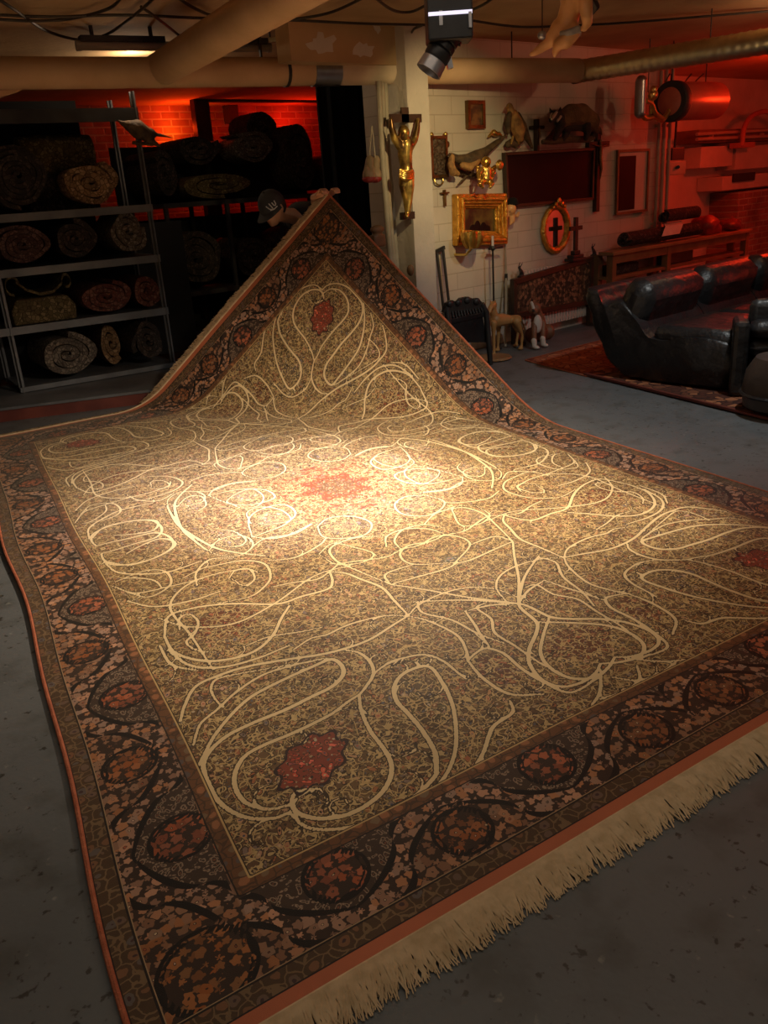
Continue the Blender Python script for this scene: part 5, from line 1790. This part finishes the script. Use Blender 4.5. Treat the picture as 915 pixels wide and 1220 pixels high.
# radiator and the tapestry panel leaning in front of it
xa, xb = 6.50, W(715, 320, .06).x
zt = W(717, 306, .08).z
rd = thing('radiator', 'white ribbed radiator under the wall pictures behind the tapestry panel', 'radiator', ((xa + xb) / 2, WY - .07, 0))
m = MB(); nr = int((xb - xa) / .045)
for i in range(nr):
    x = xa + (i + .5) * (xb - xa) / nr; m.span((x - .016, WY - .115, .10), (x + .016, WY - .045, zt))
m.build('ribs', 'radiator_white', rd, smooth=False, bevel=.006)
for z in (.14, zt - .05): MB().cyl((xa, WY - .08, z), (xb, WY - .08, z), .03, n=12).build('header_pipe', 'radiator_white', rd)
for x in (xa + .1, xb - .1): MB().span((x - .02, WY - .11, .002), (x + .02, WY - .05, .12)).build('foot', 'radiator_white', rd, smooth=False)
for x in (xa + .2, xb - .2): MB().span((x - .015, WY - .06, zt - .2), (x + .015, WY - .001, zt - .16)).build('wall_bracket', 'radiator_white', rd, smooth=False)

TY = 5.41
tl, tr_, br_, bl = at(612, 333, Y=TY), at(708, 305, Y=TY), at(707, 362, Y=TY), at(613, 380, Y=TY)
zt2 = (tl.z + tr_.z) / 2; zb2 = (bl.z + br_.z) / 2
tp_ = thing('tapestry_panel', 'long wooden-framed dark tapestry panel standing in front of the radiator', 'settee back', ((tl.x + tr_.x) / 2, TY, 0))
cs = [Vector((tl.x, TY, tl.z)), Vector((tr_.x, TY, tr_.z)), Vector((tr_.x, TY, br_.z)), Vector((tl.x, TY, bl.z))]
inn = shrink(cs, .055); m = MB()
for i in range(4):
    j = (i + 1) % 4; m.prism([cs[i], cs[j], inn[j], inn[i]], (0, .05, 0))
m.build('frame', 'dark_wood', tp_, smooth=False, bevel=.006)
m = MB(); m.prism([q + Vector((0, .012, 0)) for q in inn], (0, .03, 0)); m.build('tapestry', 'tapestry', tp_, smooth=False)
for x in (tl.x + .03, tr_.x - .03):
    m = MB(); m.span((x - .022, TY + .002, .002), (x + .022, TY + .048, bl.z + .02)); m.beam((x, TY - .10, .02), (x, TY + .045, .02), .04, .035); m.build('leg', 'dark_wood', tp_, smooth=False)
ztop = lambda x: tl.z + (tr_.z - tl.z) * (x - tl.x) / (tr_.x - tl.x)

# ornaments standing on the panel's top rail
for lab, x, y, h in (('little black hare ornament at left end of the tapestry panel', 620.5, 330, 17), ('little black hare ornament at right end of the tapestry panel', 707, 306, 16)):
    q = at(x, y, Y=TY + .025); q.z = ztop(q.x)
    hr_ = thing('hare_ornament', lab, 'ornament', q, 'hare ornaments')
    s = h * U_ / .17; m = MB()
    P = lambda a, b_, c_=0: q + Vector((a * s, c_ * s, b_ * s))
    m.span(q + Vector((-.04 * s, -.02, .0)), q + Vector((.04 * s, .02, .012)))
    m.chain([P(.02, .03), P(.005, .06), P(-.015, .085)], [.026 * s, .024 * s, .017 * s], 8); m.ell(P(-.025, .105), (.022 * s, .016 * s, .018 * s), n=8)
    for e in (-.012, .012): m.chain([P(-.018, .115, e), P(.002, .142, e * 1.5), P(.012, .165, e * 1.6)], [.007 * s, .008 * s, .003 * s], 6)
    m.chain([P(-.02, .07, -.01), P(-.032, .03, -.01), P(-.034, .012, -.01)], [.009 * s, .007 * s, .006 * s], 6)
    m.build('body', 'black_iron', hr_, remesh=.005)

q = at(685.5, 311, Y=TY + .025); q.z = ztop(q.x)
cs_ = thing('standing_crucifix', 'dark standing crucifix on stepped base on top of the tapestry panel', 'crucifix', q)
m = MB()
for w, z0, z1 in ((.11, 0, .03), (.085, .03, .06), (.05, .06, .10)): m.span(q + Vector((-w, -.055 * w / .11, z0)), q + Vector((w, .055 * w / .11, z1)))
m.build('stepped_base', 'black_iron', cs_, smooth=False, bevel=.006)
zt3 = at(684.5, 259, Y=TY + .025).z; zb3 = at(684.5, 272, Y=TY + .025).z
m = MB(); m.span((q.x - .022, q.y - .014, q.z + .09), (q.x + .022, q.y + .014, zt3)); m.build('upright', 'dark_wood', cs_, smooth=False)
hw = abs(at(692, 270, Y=TY).x - at(678, 270, Y=TY).x) / 2
m = MB(); m.span((q.x - hw, q.y - .012, zb3 - .02), (q.x + hw, q.y + .012, zb3 + .02)); m.build('crossbar', 'dark_wood', cs_, smooth=False)

# greyhound statue
GY = 5.20


def dg(mb, Y, pts, rad, n=10): return mb.chain([at(p[0], p[1], Y=Y + (p[2] if len(p) > 2 else 0)) for p in pts], [r_ * 8.1 / F_PX for r_ in rad], n)


g0 = at(592, 413, z=0)
GY = 5.26
gh = thing('greyhound_statue', 'tan greyhound statue standing by the wall with head raised', 'dog statue', (at(600, 410, Y=GY).x, GY, 0))
m = MB()
dg(m, GY, [(590, 382), (598, 381), (608, 381), (616, 381)], [8.2, 7.4, 5.4, 6])
dg(m, GY, [(590, 380), (587, 371), (587, 364)], [6, 4.6, 4])
dg(m, GY, [(588, 363), (584, 367, -.03), (582.5, 373, -.05)], [4.2, 3, 1.8])
dg(m, GY, [(585, 361), (584, 357)], [1.4, .7]); dg(m, GY, [(590, 361), (590.5, 357)], [1.4, .7])


def leg(mb, pts, rad, Y):
    q = [at(p[0], p[1], Y=Y) for p in pts]; q[-1].z = .018; mb.chain(q, [r_ * 8.1 / F_PX for r_ in rad], 8); mb.ell(q[-1] + Vector((-.02, -.01, .0)), (.035, .024, .017), n=8)


leg(m, [(588, 385), (588, 396), (588.5, 412)], [4, 2.4, 1.8], GY - .07)
leg(m, [(594, 386), (594, 396), (593, 407)], [4, 2.4, 1.8], GY + .07)
leg(m, [(615, 383), (619, 392), (622, 399), (621, 407)], [5, 3.2, 2, 1.8], GY - .07)
leg(m, [(613, 383), (615, 391), (617, 397), (615, 404)], [5, 3.2, 2, 1.8], GY + .07)
dg(m, GY, [(620, 380), (624, 388), (625, 396)], [1.6, 1.2, .7])
m.build('body', 'hound_tan', gh, remesh=.009)

# bulldog statue
b0 = at(642, 410, z=0); BY_ = min(b0.y + .0, 5.20)
bd = thing('bulldog_statue', 'sitting brown and white bulldog statue in front of the radiator', 'dog statue', (at(641, 408, Y=BY_).x, BY_, 0))
m = MB()
dg(m, BY_, [(641, 379), (642, 389, .03), (645, 399, .12)], [8, 9.2, 9])
dg(m, BY_, [(639, 370), (640, 376)], [6, 7])
m.ell(at(637, 368, Y=BY_ - .05), (.062, .062, .058)); m.ell(at(636, 371, Y=BY_ - .11), (.045, .035, .032))
for x in (632, 644): dg(m, BY_, [(x, 364), (x + (-1.5 if x < 640 else 1.5), 361.5)], [2, 1.2])
for x in (636.5, 647):
    q = [at(x, 386, Y=BY_ - .06), at(x, 396, Y=BY_ - .09), at(x, 407, Y=BY_ - .10)]; q[-1].z = .03; m.chain(q, [.032, .026, .022], 8)
for x, s in ((634, -1), (652, 1)):
    q = at(x, 402, Y=BY_ + .10); q.z = .08; m.ell(q, (.055, .085, .075), n=10)
m.build('body', 'bulldog_brown', bd, remesh=.009)
m = MB(); q = at(640.5, 386, Y=BY_ - .075); m.ell(q, (.052, .035, .085), n=12); m.build('white_chest', 'bulldog_white', bd)
m = MB()
for x in (636.5, 647):
    q = at(x, 405, Y=BY_ - .105); q.z = .028; m.chain([q + Vector((0, .005, .05)), q], [.027, .024], 8); m.ell(q + Vector((0, -.025, -.008)), (.027, .032, .018), n=10)
m.build('white_paws', 'bulldog_white', bd)
m = MB(); q = at(635.5, 367.5, Y=BY_ - .112); m.chain([q + Vector((0, .02, .05)), q, q + Vector((0, 0, -.025))], [.014, .014, .012], 8); m.build('white_blaze', 'bulldog_white', bd)
m = MB(); q = at(635.5, 370, Y=BY_ - .150); m.ell(q, (.018, .012, .012), n=8); m.build('nose', 'black_iron', bd)

q = at(588, 428, z=0)
wd = tag(MB().lathe([(.01, .0), (.15, .0), (.165, .012), (.15, .026), (.05, .03), (.01, .03)], q + Vector((0, 0, .001)), 24).build('wooden_disc', 'oak_wood'), 'small round wooden board lying on the floor below the greyhound', 'wooden board')

# red lit picture frame right of the tall crucifix
x0, x1 = W(731, 215, 0).x, W(768.5, 215, 0).x; z0, z1 = W(750, 254, 0).z, W(750, 178, 0).z
rp_ = thing('framed_picture', 'pale reddish frame with narrow dark picture right of the tall crucifix', 'picture', ((x0 + x1) / 2, WY, z0))
m = MB(); m.span((x0, WY - .03, z0), (x1, WY - .002, z1)); m.build('mount_board', 'plaster_white', rp_, smooth=False)
m = MB(); frame_from(m, [Vector((x0, 0, z1)), Vector((x1, 0, z1)), Vector((x1, 0, z0)), Vector((x0, 0, z0))], .025, WY - .05, WY - .02); m.build('frame', 'mid_wood', rp_, smooth=False)
xa_, xb_ = W(737, 215, .03).x, W(756, 215, .03).x
m = MB(); m.span((xa_, WY - .040, W(746, 250, .03).z), (xb_, WY - .028, W(746, 186, .03).z)); m.build('dark_print', 'dark_painting', rp_, smooth=False)

# bundle of pipes and hoses between the curtain and the pillar, with the glove hung on it
PB = 5.36
for i, (xt, xbm, lab) in enumerate(((437, 447, 'leftmost pale cable conduit beside the pillar'), (443, 452, 'middle pale cable conduit beside the pillar'), (449, 456, 'rightmost pale cable conduit touching the pillar'))):
    a = at(xt, 100, Y=PB + .04 * i); b_ = at(xbm, 300, Y=PB + .04 * i)
    x = (a.x + b_.x) / 2
    x = 4.74 + i * .075
    m = MB(); m.tube([Vector((x, PB + .05 * i, .002)), Vector((x + .012, PB + .05 * i, .9)), Vector((x - .01, PB + .05 * i, 1.7)), Vector((x, PB + .05 * i, 2.24))], .024, 10)
    tag(m.build('conduit', 'cable_grey'), lab, 'conduit', 'conduits by the pillar')
gl = thing('boxing_gloves', 'red and tan boxing gloves hanging on the conduits left of the pillar', 'boxing gloves', at(443, 186, Y=PB - .08))
for x, mt_, o in ((439.5, 'glove_red', 0), (447, 'glove_tan', .02)):
    m = MB(); q = at(x, 208, Y=PB - .10 + o)
    m.chain([at(x + 1, 190, Y=PB - .09 + o), at(x, 200, Y=PB - .10 + o), at(x, 209, Y=PB - .11 + o)], [.032, .036, .052], 12); m.ell(at(x - 3, 203, Y=PB - .13 + o), (.02, .022, .04), n=10)
    m.build('glove', 'glove_tan', gl, remesh=.009)
    m = MB(); m.ell(at(x, 213, Y=PB - .112 + o), (.054, .05, .030), n=14); m.build('red_knuckle', 'glove_red', gl)
q = at(443, 150, Y=PB - .05)
for x in (440, 447): MB().tube([q, at(x, 188, Y=PB - .085)], .006, 6).build('lace', 'cable_grey', gl)
q = at(450, 283, Y=PB - .07)
bk = thing('wall_bracket', 'small brown wooden bracket near the bottom of the conduits', 'bracket', q)
m = MB(); m.ell(q + Vector((0, 0, .06)), (.07, .04, .035), n=12); m.span(q + Vector((-.06, -.03, -.07)), q + Vector((.06, .04, .02))); m.build('bracket_body', 'mid_wood', bk, remesh=.01)
q = at(489, 322, Y=PY - .02)
kn = thing('wall_peg', 'small brown wall peg low on the white pillar beside the carpet edge', 'peg', q)
m = MB(); m.ell(q, (.03, .03, .045), n=12); m.cyl(q, Vector((q.x, PY - .001, q.z)), .012, n=8); m.build('knob_body', 'mid_wood', kn)
q = W(532, 172, .02)
nl = tag(MB().ell(q, (.035, .02, .03), n=10).build('wall_hook', 'bronze'), 'small metal hook on the wall between plaque and pheasant', 'hook')

# ------------------------------------------------------------------ right side: rugs, sofa, armchair, table, boiler
r0 = at(627, 430, z=0); r1 = at(716, 413, z=0); r2_ = at(700, 449, z=0)
ex = (at(700, 411, z=0) - r0); ex.normalize(); ey = (r2_ - r0); ly = ey.length; ey.normalize()
A0, B0 = r0, r0 + ex * 3.2
m = MB(); m.prism([A0, A0 + ey * (ly * 1.05), B0 + ey * (ly * 1.05), B0], (0, 0, .012))
ra = thing('oriental_rug', 'orange red rug with pointed corner on the floor behind the sofa foot', 'rug', (A0 + B0) / 2)
m.build('pile', 'floor_rug_orange', ra, smooth=False)
m = MB()
for a, b_ in ((A0, A0 + ey * ly), (A0, B0)):
    m.beam(a + Vector((0, 0, .0065)), b_ + Vector((0, 0, .0065)), .03, .011)
m.build('border_edge', 'binding_red', ra, smooth=False)

q0 = at(697, 448, z=0); q1 = at(917, 502.5, z=0); dq = (q1 - q0).normalized(); nq = Vector((-dq.y, dq.x, 0))
if nq.x < 0: nq = -nq
q1 = q0 + dq * 4.4
rb = thing('oriental_rug', 'dark red patterned rug under the black sofa and armchair', 'rug', (q0 + q1) / 2)
m = MB(); m.prism([q0 + Vector((0, 0, .0125)), q1 + Vector((0, 0, .0125)), q1 + nq * 2.2 + Vector((0, 0, .0125)), q0 + nq * 2.2 + Vector((0, 0, .0125))], (0, 0, .012)); m.build('pile', 'floor_rug_dark', rb, smooth=False)
m = MB(); m.beam(q0 + Vector((0, 0, .019)), q1 + Vector((0, 0, .019)), .03, .016); m.build('border_edge', 'maroon_paint', rb, smooth=False)

# sofa: three bulging leather units side by side, each back and seat in one sweep
SX = at(752, 452, z=.03).x
zof = .026


def sy(px, py): 
    p = at(px, py, X=SX); return p.y, p.z


OUT = [sy(*p) for p in ((694, 350), (699, 371), (707, 396), (718, 422), (733, 443), (752, 453))]
yB = OUT[5][0]
print('sofa', SX, [(round(a, 2), round(b, 2)) for a, b in OUT])
sofa = thing('sofa', 'black leather three-seat sofa with bulging pleated seats on the dark rug', 'sofa', (SX + 1.3, yB - .3, zof))
UW = .86
yb, zb_ = OUT[5]
FY = yb - .76      # front of the seat
ztop_ = OUT[0][1]; ytop = OUT[0][0]


def unit_profile():
    """closed (y, z) outline, back top -> outer back -> floor -> seat front -> seat top -> inner back"""
    o = [(y, max(z, zof)) for y, z in OUT]
    pr_ = o[:]
    pr_ += [(yb - .2, zof), (FY + .12, zof), (FY + .02, zof + .06), (FY - .03, zof + .18), (FY + .01, zof + .30), (FY + .12, zof + .355), (FY + .35, zof + .345), (yb - .30, zof + .315)]
    yi = [(yb - .13, zof + .33), (yb - .03, zof + .44), ((yb + ytop) / 2 - .10, (zof + .44 + ztop_) / 2 + .05), (ytop - .17, ztop_ - .06), (ytop - .10, ztop_ + .03), (ytop - .02, ztop_ + .035)]
    return pr_ + yi


prof = unit_profile()
P3 = smoothpts([(0, y, z) for y, z in prof + [prof[0]]], 4)[:-1]
cy_ = sum(p.y for p in P3) / len(P3); cz_ = sum(p.z for p in P3) / len(P3)
for k in range(3):
    root = sofa
    m = MB(); vs = []; fs = []; n = len(P3)
    x0 = SX + k * UW
    lay = [(0, .90), (.02, .96), (.07, 1.0), (.25, 1.012), (.5, 1.016), (.75, 1.012), (.93, 1.0), (.98, .96), (1.0, .90)]
    for i, (f, s) in enumerate(lay):
        for jx, p in enumerate(P3):
            pl = 1 + .022 * math.sin(jx * 1.1) * (1 if f < .1 or f > .9 else .5)
            z = cz_ + (p.z - cz_) * s * pl; y = cy_ + (p.y - cy_) * s * pl
            vs.append((x0 + f * (UW - .012), y, max(z, zof)))
    for i in range(len(lay) - 1):
        for jx in range(n):
            a = i * n + jx; b_ = i * n + (jx + 1) % n
            fs.append((a, b_, b_ + n, a + n))
    fs.append(tuple(range(n - 1, -1, -1))); fs.append(tuple(range((len(lay) - 1) * n, len(lay) * n)))
    m.add(vs, fs)
    un = m.build('seat_unit', 'leather', sofa, sharp=80)
    # back cushion and seat cushion swelling out of it
    m = MB(); yc, zc = prof[-4]
    m.box((x0 + UW / 2, (ytop + yb) / 2 - .17, (ztop_ + zof + .40) / 2 - .005), (UW * .96, .25, .46), Euler((R(22), 0, 0)))
    m.build('back_cushion', 'leather', sofa, bevel=.10)
    m = MB(); m.box((x0 + UW / 2, (FY + yb) / 2 - .06, zof + .335), (UW * .94, (yb - FY) * .80, .15)); m.build('seat_cushion', 'leather', sofa, bevel=.06)

# armchair with slab side and three ribs
c0 = at(868, 473, z=.027); ca = thing('armchair', 'black leather armchair with slab side and ribbed cushions at right edge', 'armchair', c0)
ztA = at(868, 388, X=c0.x).z
hx = Vector((.50, -.866, 0)).normalized(); hy = Vector((.866, .50, 0)).normalized()
m3 = Matrix((hx, hy, Vector((0, 0, 1)))).transposed()
DA = .30
m = MB(); m.box(c0 + hy * DA / 2 + hx * .05 + Vector((0, 0, ztA / 2)), (.10, DA, ztA), m3); m.build('side_slab', 'leather', ca, smooth=False, bevel=.03)
m = MB(); m.box(c0 + hy * DA / 2 + hx * .92 + Vector((0, 0, ztA / 2)), (.10, DA, ztA), m3); m.build('side_slab', 'leather', ca, smooth=False, bevel=.03)
for i in range(3):
    z = .12 + (i + .5) * (ztA - .13) / 3; h_ = (ztA - .13) / 3
    m = MB(); p = c0 + hx * .485 + hy * (.06 + .02 * (2 - i)) + Vector((0, 0, z))
    m.box(p + hy * .09, (.77, .17, h_ * .98), m3); m.build('rib_cushion', 'leather', ca, bevel=h_ * .45)
m = MB(); m.box(c0 + hx * .485 + hy * (DA - .05) + Vector((0, 0, ztA * .80)), (.77, .10, ztA * .85), m3); m.build('backrest', 'leather', ca, bevel=.06)
m = MB(); m.box(c0 + hx * .485 + hy * .13 + Vector((0, 0, .06)), (.77, .17, .10), m3); m.build('base_frame', 'leather', ca, smooth=False)

# rounded brown pouffe at the frame edge
f0 = at(934, 494, z=.027)
pf = thing('pouffe', 'rounded brown leather pouffe at the right edge in front of the armchair', 'pouffe', f0 + Vector((.12, .1, 0)))
zp = at(915, 428, X=f0.x).z
m = MB(); cpf = f0 + Vector((.13, .05, 0)); m.lathe([(.20, .0), (.255, .03), (.27, zp * .35), (.25, zp * .7), (.20, zp * .93), (.10, zp), (.01, zp * 1.01)], cpf, 32); m.build('body', 'leather_brown', pf)
m = MB(); m.lathe([(.275, zp * .28), (.285, zp * .31), (.275, zp * .34)], cpf, 32); m.build('seam_piping', 'leather', pf)

# work table with rolled rugs
TYf = 5.18
tz = at(740, 299, Y=TYf).z; tx0 = at(731, 300, Y=TYf).x; heapx = at(829, 285, Y=TYf + .12).x + .34; tx1 = heapx + .74
tb = thing('work_table', 'long wooden work table against the wall behind the sofa', 'table', ((tx0 + tx1) / 2, TYf + .25, 0))
m = MB(); m.span((tx0, TYf, tz - .035), (tx1, TYf + .18, tz)); m.build('tabletop', 'oak_wood', tb, smooth=False, bevel=.005)
m = MB(); m.span((tx0 + .04, TYf + .03, tz - .12), (tx1 - .04, TYf + .05, tz - .035)); m.build('apron', 'mid_wood', tb, smooth=False)
for x in (tx0 + .06, (tx0 + tx1) / 2 - .35, tx1 - .06):
    for y in (TYf + .06, TYf + .23):
        m = MB(); m.span((x - .035, y - .035, .002), (x + .035, y + .035, tz - .035)); m.build('leg', 'mid_wood', tb, smooth=False)
zsf = at(740, 329, Y=TYf).z
m = MB(); m.span((tx0 + .03, TYf + .04, max(zsf, .2) - .03), (tx1 - .03, TYf + .27, max(zsf, .2))); m.build('lower_shelf', 'mid_wood', tb, smooth=False)
zs_ = max(zsf, .2)
m = MB(); m.span((tx0 + .12, TYf + .1, zs_ + .001), (tx0 + .62, TYf + .25, zs_ + .10)); tag(m.build('folded_rug', ROLLM[4], smooth=False, bevel=.02), 'dark folded rug on the lower shelf of the work table', 'folded rug')
m = MB(); xm_ = (tx0 + tx1) / 2 - .35; m.span((xm_ + .08, TYf + .1, zs_ + .001), (xm_ + .62, TYf + .25, zs_ + .13)); tag(m.build('storage_box', 'dark_wood', smooth=False, bevel=.01), 'dark wooden box on the lower shelf of the work table, right of the folded rug', 'box')

rX = Vector((1, 0, 0))


def long_roll(label, xa, xb, py, rad, mati, seed, y=TYf + .12, z=None, cat='rolled rug'):
    a = at(xa, py, Y=y); b_ = at(xb, py, Y=y); z = tz + rad * 1.1 if z is None else z
    return spiral_roll('rolled_rug', label, Vector((a.x, y, z)), rad, rad, b_.x - a.x, mati, 2.6, rX, 'rolled rugs on the work table', .03, seed)


lr1 = long_roll('long dark rolled rug lying along the work table with a paper on it', 744, 829, 285, .085, 4, 41)
lr2 = long_roll('shorter dark rolled rug stacked on top of the long one', 791, 828, 268, .070, 4, 42, y=TYf + .14, z=tz + .185 + .075)
q = at(798, 284, Y=TYf + .10)
pm = MB(); a = at(787, 277, Y=TYf + .14); zpp = tz + .187
pp_ = [(at(791, 277, Y=TYf + .14).x, TYf + .15, tz + .188), (at(812, 277, Y=TYf + .14).x, TYf + .15, tz + .188), (at(806, 291, Y=TYf + .05).x, TYf + .020, tz + .075), (at(785, 289, Y=TYf + .05).x, TYf + .020, tz + .075)]
mid1 = Vector(pp_[1]).lerp(Vector(pp_[2]), .45) + Vector((0, -.030, .030)); mid0 = Vector(pp_[0]).lerp(Vector(pp_[3]), .45) + Vector((0, -.030, .030))
pm.prism([pp_[0], pp_[1], mid1, mid0], (0, -.001, .002)); pm.prism([mid0, mid1, pp_[2], pp_[3]], (0, -.001, .002))
tag(pm.build('paper_sheet', 'paper', smooth=False), 'white sheet of paper lying on the dark rolled rug', 'paper')
for lab, px, py, r_, mt_, w in (('red crumpled cloth bag beyond the rolled rugs on the table', 850, 281, (.26, .17, .17), 'glove_red', 0), ('dark red cloth heap at the far end of the table', 872, 296, (.20, .16, .10), 'maroon_paint', 1)):
    q = at(px, py, Y=TYf + .18); q.x = heapx + .52 * w
    m = MB(); r4 = random.Random(px)
    for i in range(9):
        m.ell((q.x + r4.uniform(-.5, .5) * r_[0], TYf + .18 + r4.uniform(-.4, .4) * r_[1], tz + r_[2] * r4.uniform(.45, .95)), (r_[0] * r4.uniform(.35, .6), r_[1] * r4.uniform(.4, .6), r_[2] * r4.uniform(.4, .55)), n=10)
    m.span((q.x - r_[0] * .7, TYf + .18 - r_[1] * .6, tz + .003), (q.x + r_[0] * .7, TYf + .18 + r_[1] * .6, tz + r_[2] * .5))
    tag(m.build('cloth_heap', mt_, remesh=.02), lab, 'cloth heap')

# vertical heating pipes
for x, lab in ((783.5, 'leftmost of the three thin heating pipes right of the red lit picture'), (789.5, 'middle one of the three thin heating pipes right of the red lit picture'), (796, 'rightmost of the three thin heating pipes right of the red lit picture')):
    q = W(x, 200, .05); m = MB(); m.cyl((q.x, WY - .05, .002), (q.x, WY - .05, CEIL - .003), .020, n=12)
    for z in (.9, 1.9): m.span((q.x - .012, WY - .05, z), (q.x + .012, WY - .001, z + .03))
    tag(m.build('heating_pipe', 'pipe_paint'), lab, 'pipe', 'heating pipes on the wall')

# red pressure tank with chrome canister and brass valves
BYY = 5.05
bt_ = thing('pressure_tank', 'horizontal red pressure tank with brass valves hanging under the duct', 'tank', at(815, 140, Y=BYY))
ta, tb_ = at(796, 121, Y=BYY), at(856, 120, Y=BYY)
tr2 = 18.5 * (ta - Vector((0, 0, CAM_Z))).length / F_PX
u = (tb_ - ta); Lt = u.length; u.normalize()
zc = ta.z
m = MB(); m.lathe([(.02, 0), (tr2 * .7, .015), (tr2, .07), (tr2, Lt - .09), (tr2 * .75, Lt - .02), (.02, Lt)], ta, 30, u); m.build('tank_body', 'red_tank', bt_)
m = MB(); m.lathe([(tr2 * 1.02, .02), (tr2 * 1.06, .03), (tr2 * 1.06, .12), (tr2 * 1.02, .13)], ta, 30, u); m.build('end_band', 'steel_dark', bt_)
k0 = at(764, 97, Y=BYY); k1 = at(764, 134, Y=BYY)
m = MB(); m.chain([Vector((k0.x, BYY, k0.z)), Vector((k0.x, BYY, k1.z))], .055, 18); m.build('canister', 'band_steel', bt_)
m = MB()
m.tube(smoothpts([at(764, 136, Y=BYY), at(770, 141, Y=BYY), at(780, 139, Y=BYY), at(789, 143, Y=BYY), at(797, 132, Y=BYY)], 6), .026, 10)
m.tube(smoothpts([at(770, 120, Y=BYY - .05), at(777, 124, Y=BYY - .05), at(781, 134, Y=BYY - .05), at(790, 141, Y=BYY - .04)], 6), .02, 10)
m.ell(at(778, 113, Y=BYY - .04), (.06, .045, .05), n=14); m.ell(at(779, 107, Y=BYY - .05), (.038, .035, .038), n=12)
m.cyl(at(777, 113, Y=BYY), at(776, 136, Y=BYY), .018, n=10)
m.build('brass_valves', 'brass', bt_)
for x in (772, 800, 840): q = at(x, 110, Y=BYY); MB().tube([q, Vector((q.x, q.y, CEIL))], .006, 6).build('hanger_rod', 'black_iron', bt_)
for x0_, x1_ in ((792, 798), (803, 800), (812, 824), (822, 838)):
    MB().tube(smoothpts([at(x0_, 110, Y=BYY + .05), at((x0_ + x1_) / 2 - 2, 98, Y=BYY + .1), at(x1_, 88, Y=BYY + .1)], 5), .007, 6).build('wire', 'cable_black', bt_)

# black cord with socket and switch box under the tank
sx = W(805, 180, .04)
so = thing('hanging_socket', 'black cord with socket hanging below the red tank', 'socket', W(803, 190, .04))
m = MB(); m.tube([W(806, 142, .05), W(805, 160, .05), W(803.5, 178, .05)], .012, 8); m.build('cord', 'cable_black', so)
m = MB(); m.span(W(800.5, 191, .075), W(809, 176, .001)); m.build('socket_body', 'lamp_black', so, smooth=False, bevel=.006)
sw = thing('switch_box', 'pale switch box on the wall under the hanging socket', 'switch box', W(805, 210, 0))
m = MB(); m.span(W(798, 209, .06), W(812, 192, .001)); m.build('box_body', 'pipe_paint', sw, smooth=False, bevel=.008)
m = MB(); m.cyl(W(808, 199, .06), W(808, 199, .09), .018, n=12); m.build('knob', 'lamp_black', sw)

# ledges, beam and brick pier of the recess
RY = 6.9


def Q(px, py, off=.1): return at(px, py, Y=RY - off)


def ledge(name, x0, y0, x1, y1, dep, m_):
    a = Q(x0, y1, 0); b_ = Q(x1, y0, 0)
    za, zb4 = Q((x0 + x1) / 2, y1, dep).z, Q((x0 + x1) / 2, y0, dep).z
    return struct(MB().span((Q(x0, y0, dep).x, RY - dep, za), (Q(x1, y0, dep).x, RY - .001, zb4)).build(name, m_, smooth=False, bevel=.01))


ledge('trim_5', 833, 153, 960, 168, .35, 'mid_wood')
ledge('trim_6', 836, 174, 874, 199, .30, 'plaster_white')
ledge('trim_7', 878, 172, 960, 199, .30, 'plaster_white')
ledge('trim_8', 862, 206, 960, 222, .40, 'plaster_white')
ledge('wall_pier', 881, 224, 960, 420, .45, 'raw_brick')
m = MB(); m.tube([Q(830, 160, .42), Q(965, 152, .42)], .022, 10); m.tube([Q(830, 166, .42), Q(965, 160, .42)], .022, 10)
for x in (850, 910): q = Q(x, 160, .42); m.span((q.x - .012, q.y - .0, q.z - .04), (q.x + .012, RY - .36, q.z + .02))
tag(m.build('heating_pipe', 'pipe_paint'), 'twin horizontal pipes along the ledge of the far right recess', 'pipe')
ho = MB(); ho.tube(smoothpts([Q(884, 174, .52), Q(886, 155, .52), Q(893, 141, .52), Q(905, 134, .52), Q(918, 134, .52), Q(935, 145, .52)], 6), .035, 12)
ho.span(Q(882, 176, .52), Q(887, 170, .36))
tag(ho.build('hose', 'red_panel'), 'thick curved red hose on the ledge at the right edge', 'hose')
bx = thing('storage_box', 'dark box on the recess shelf at the right edge', 'box', Q(888, 222, .2))
m = MB(); a = Q(872, 214, .40); b_ = Q(897, 205, .40)
m.span((a.x, RY - .44, Q(885, 216, .42).z), (b_.x, RY - .401, Q(885, 206, .42).z)); m.build('box_body', 'lamp_black', bx, smooth=False)
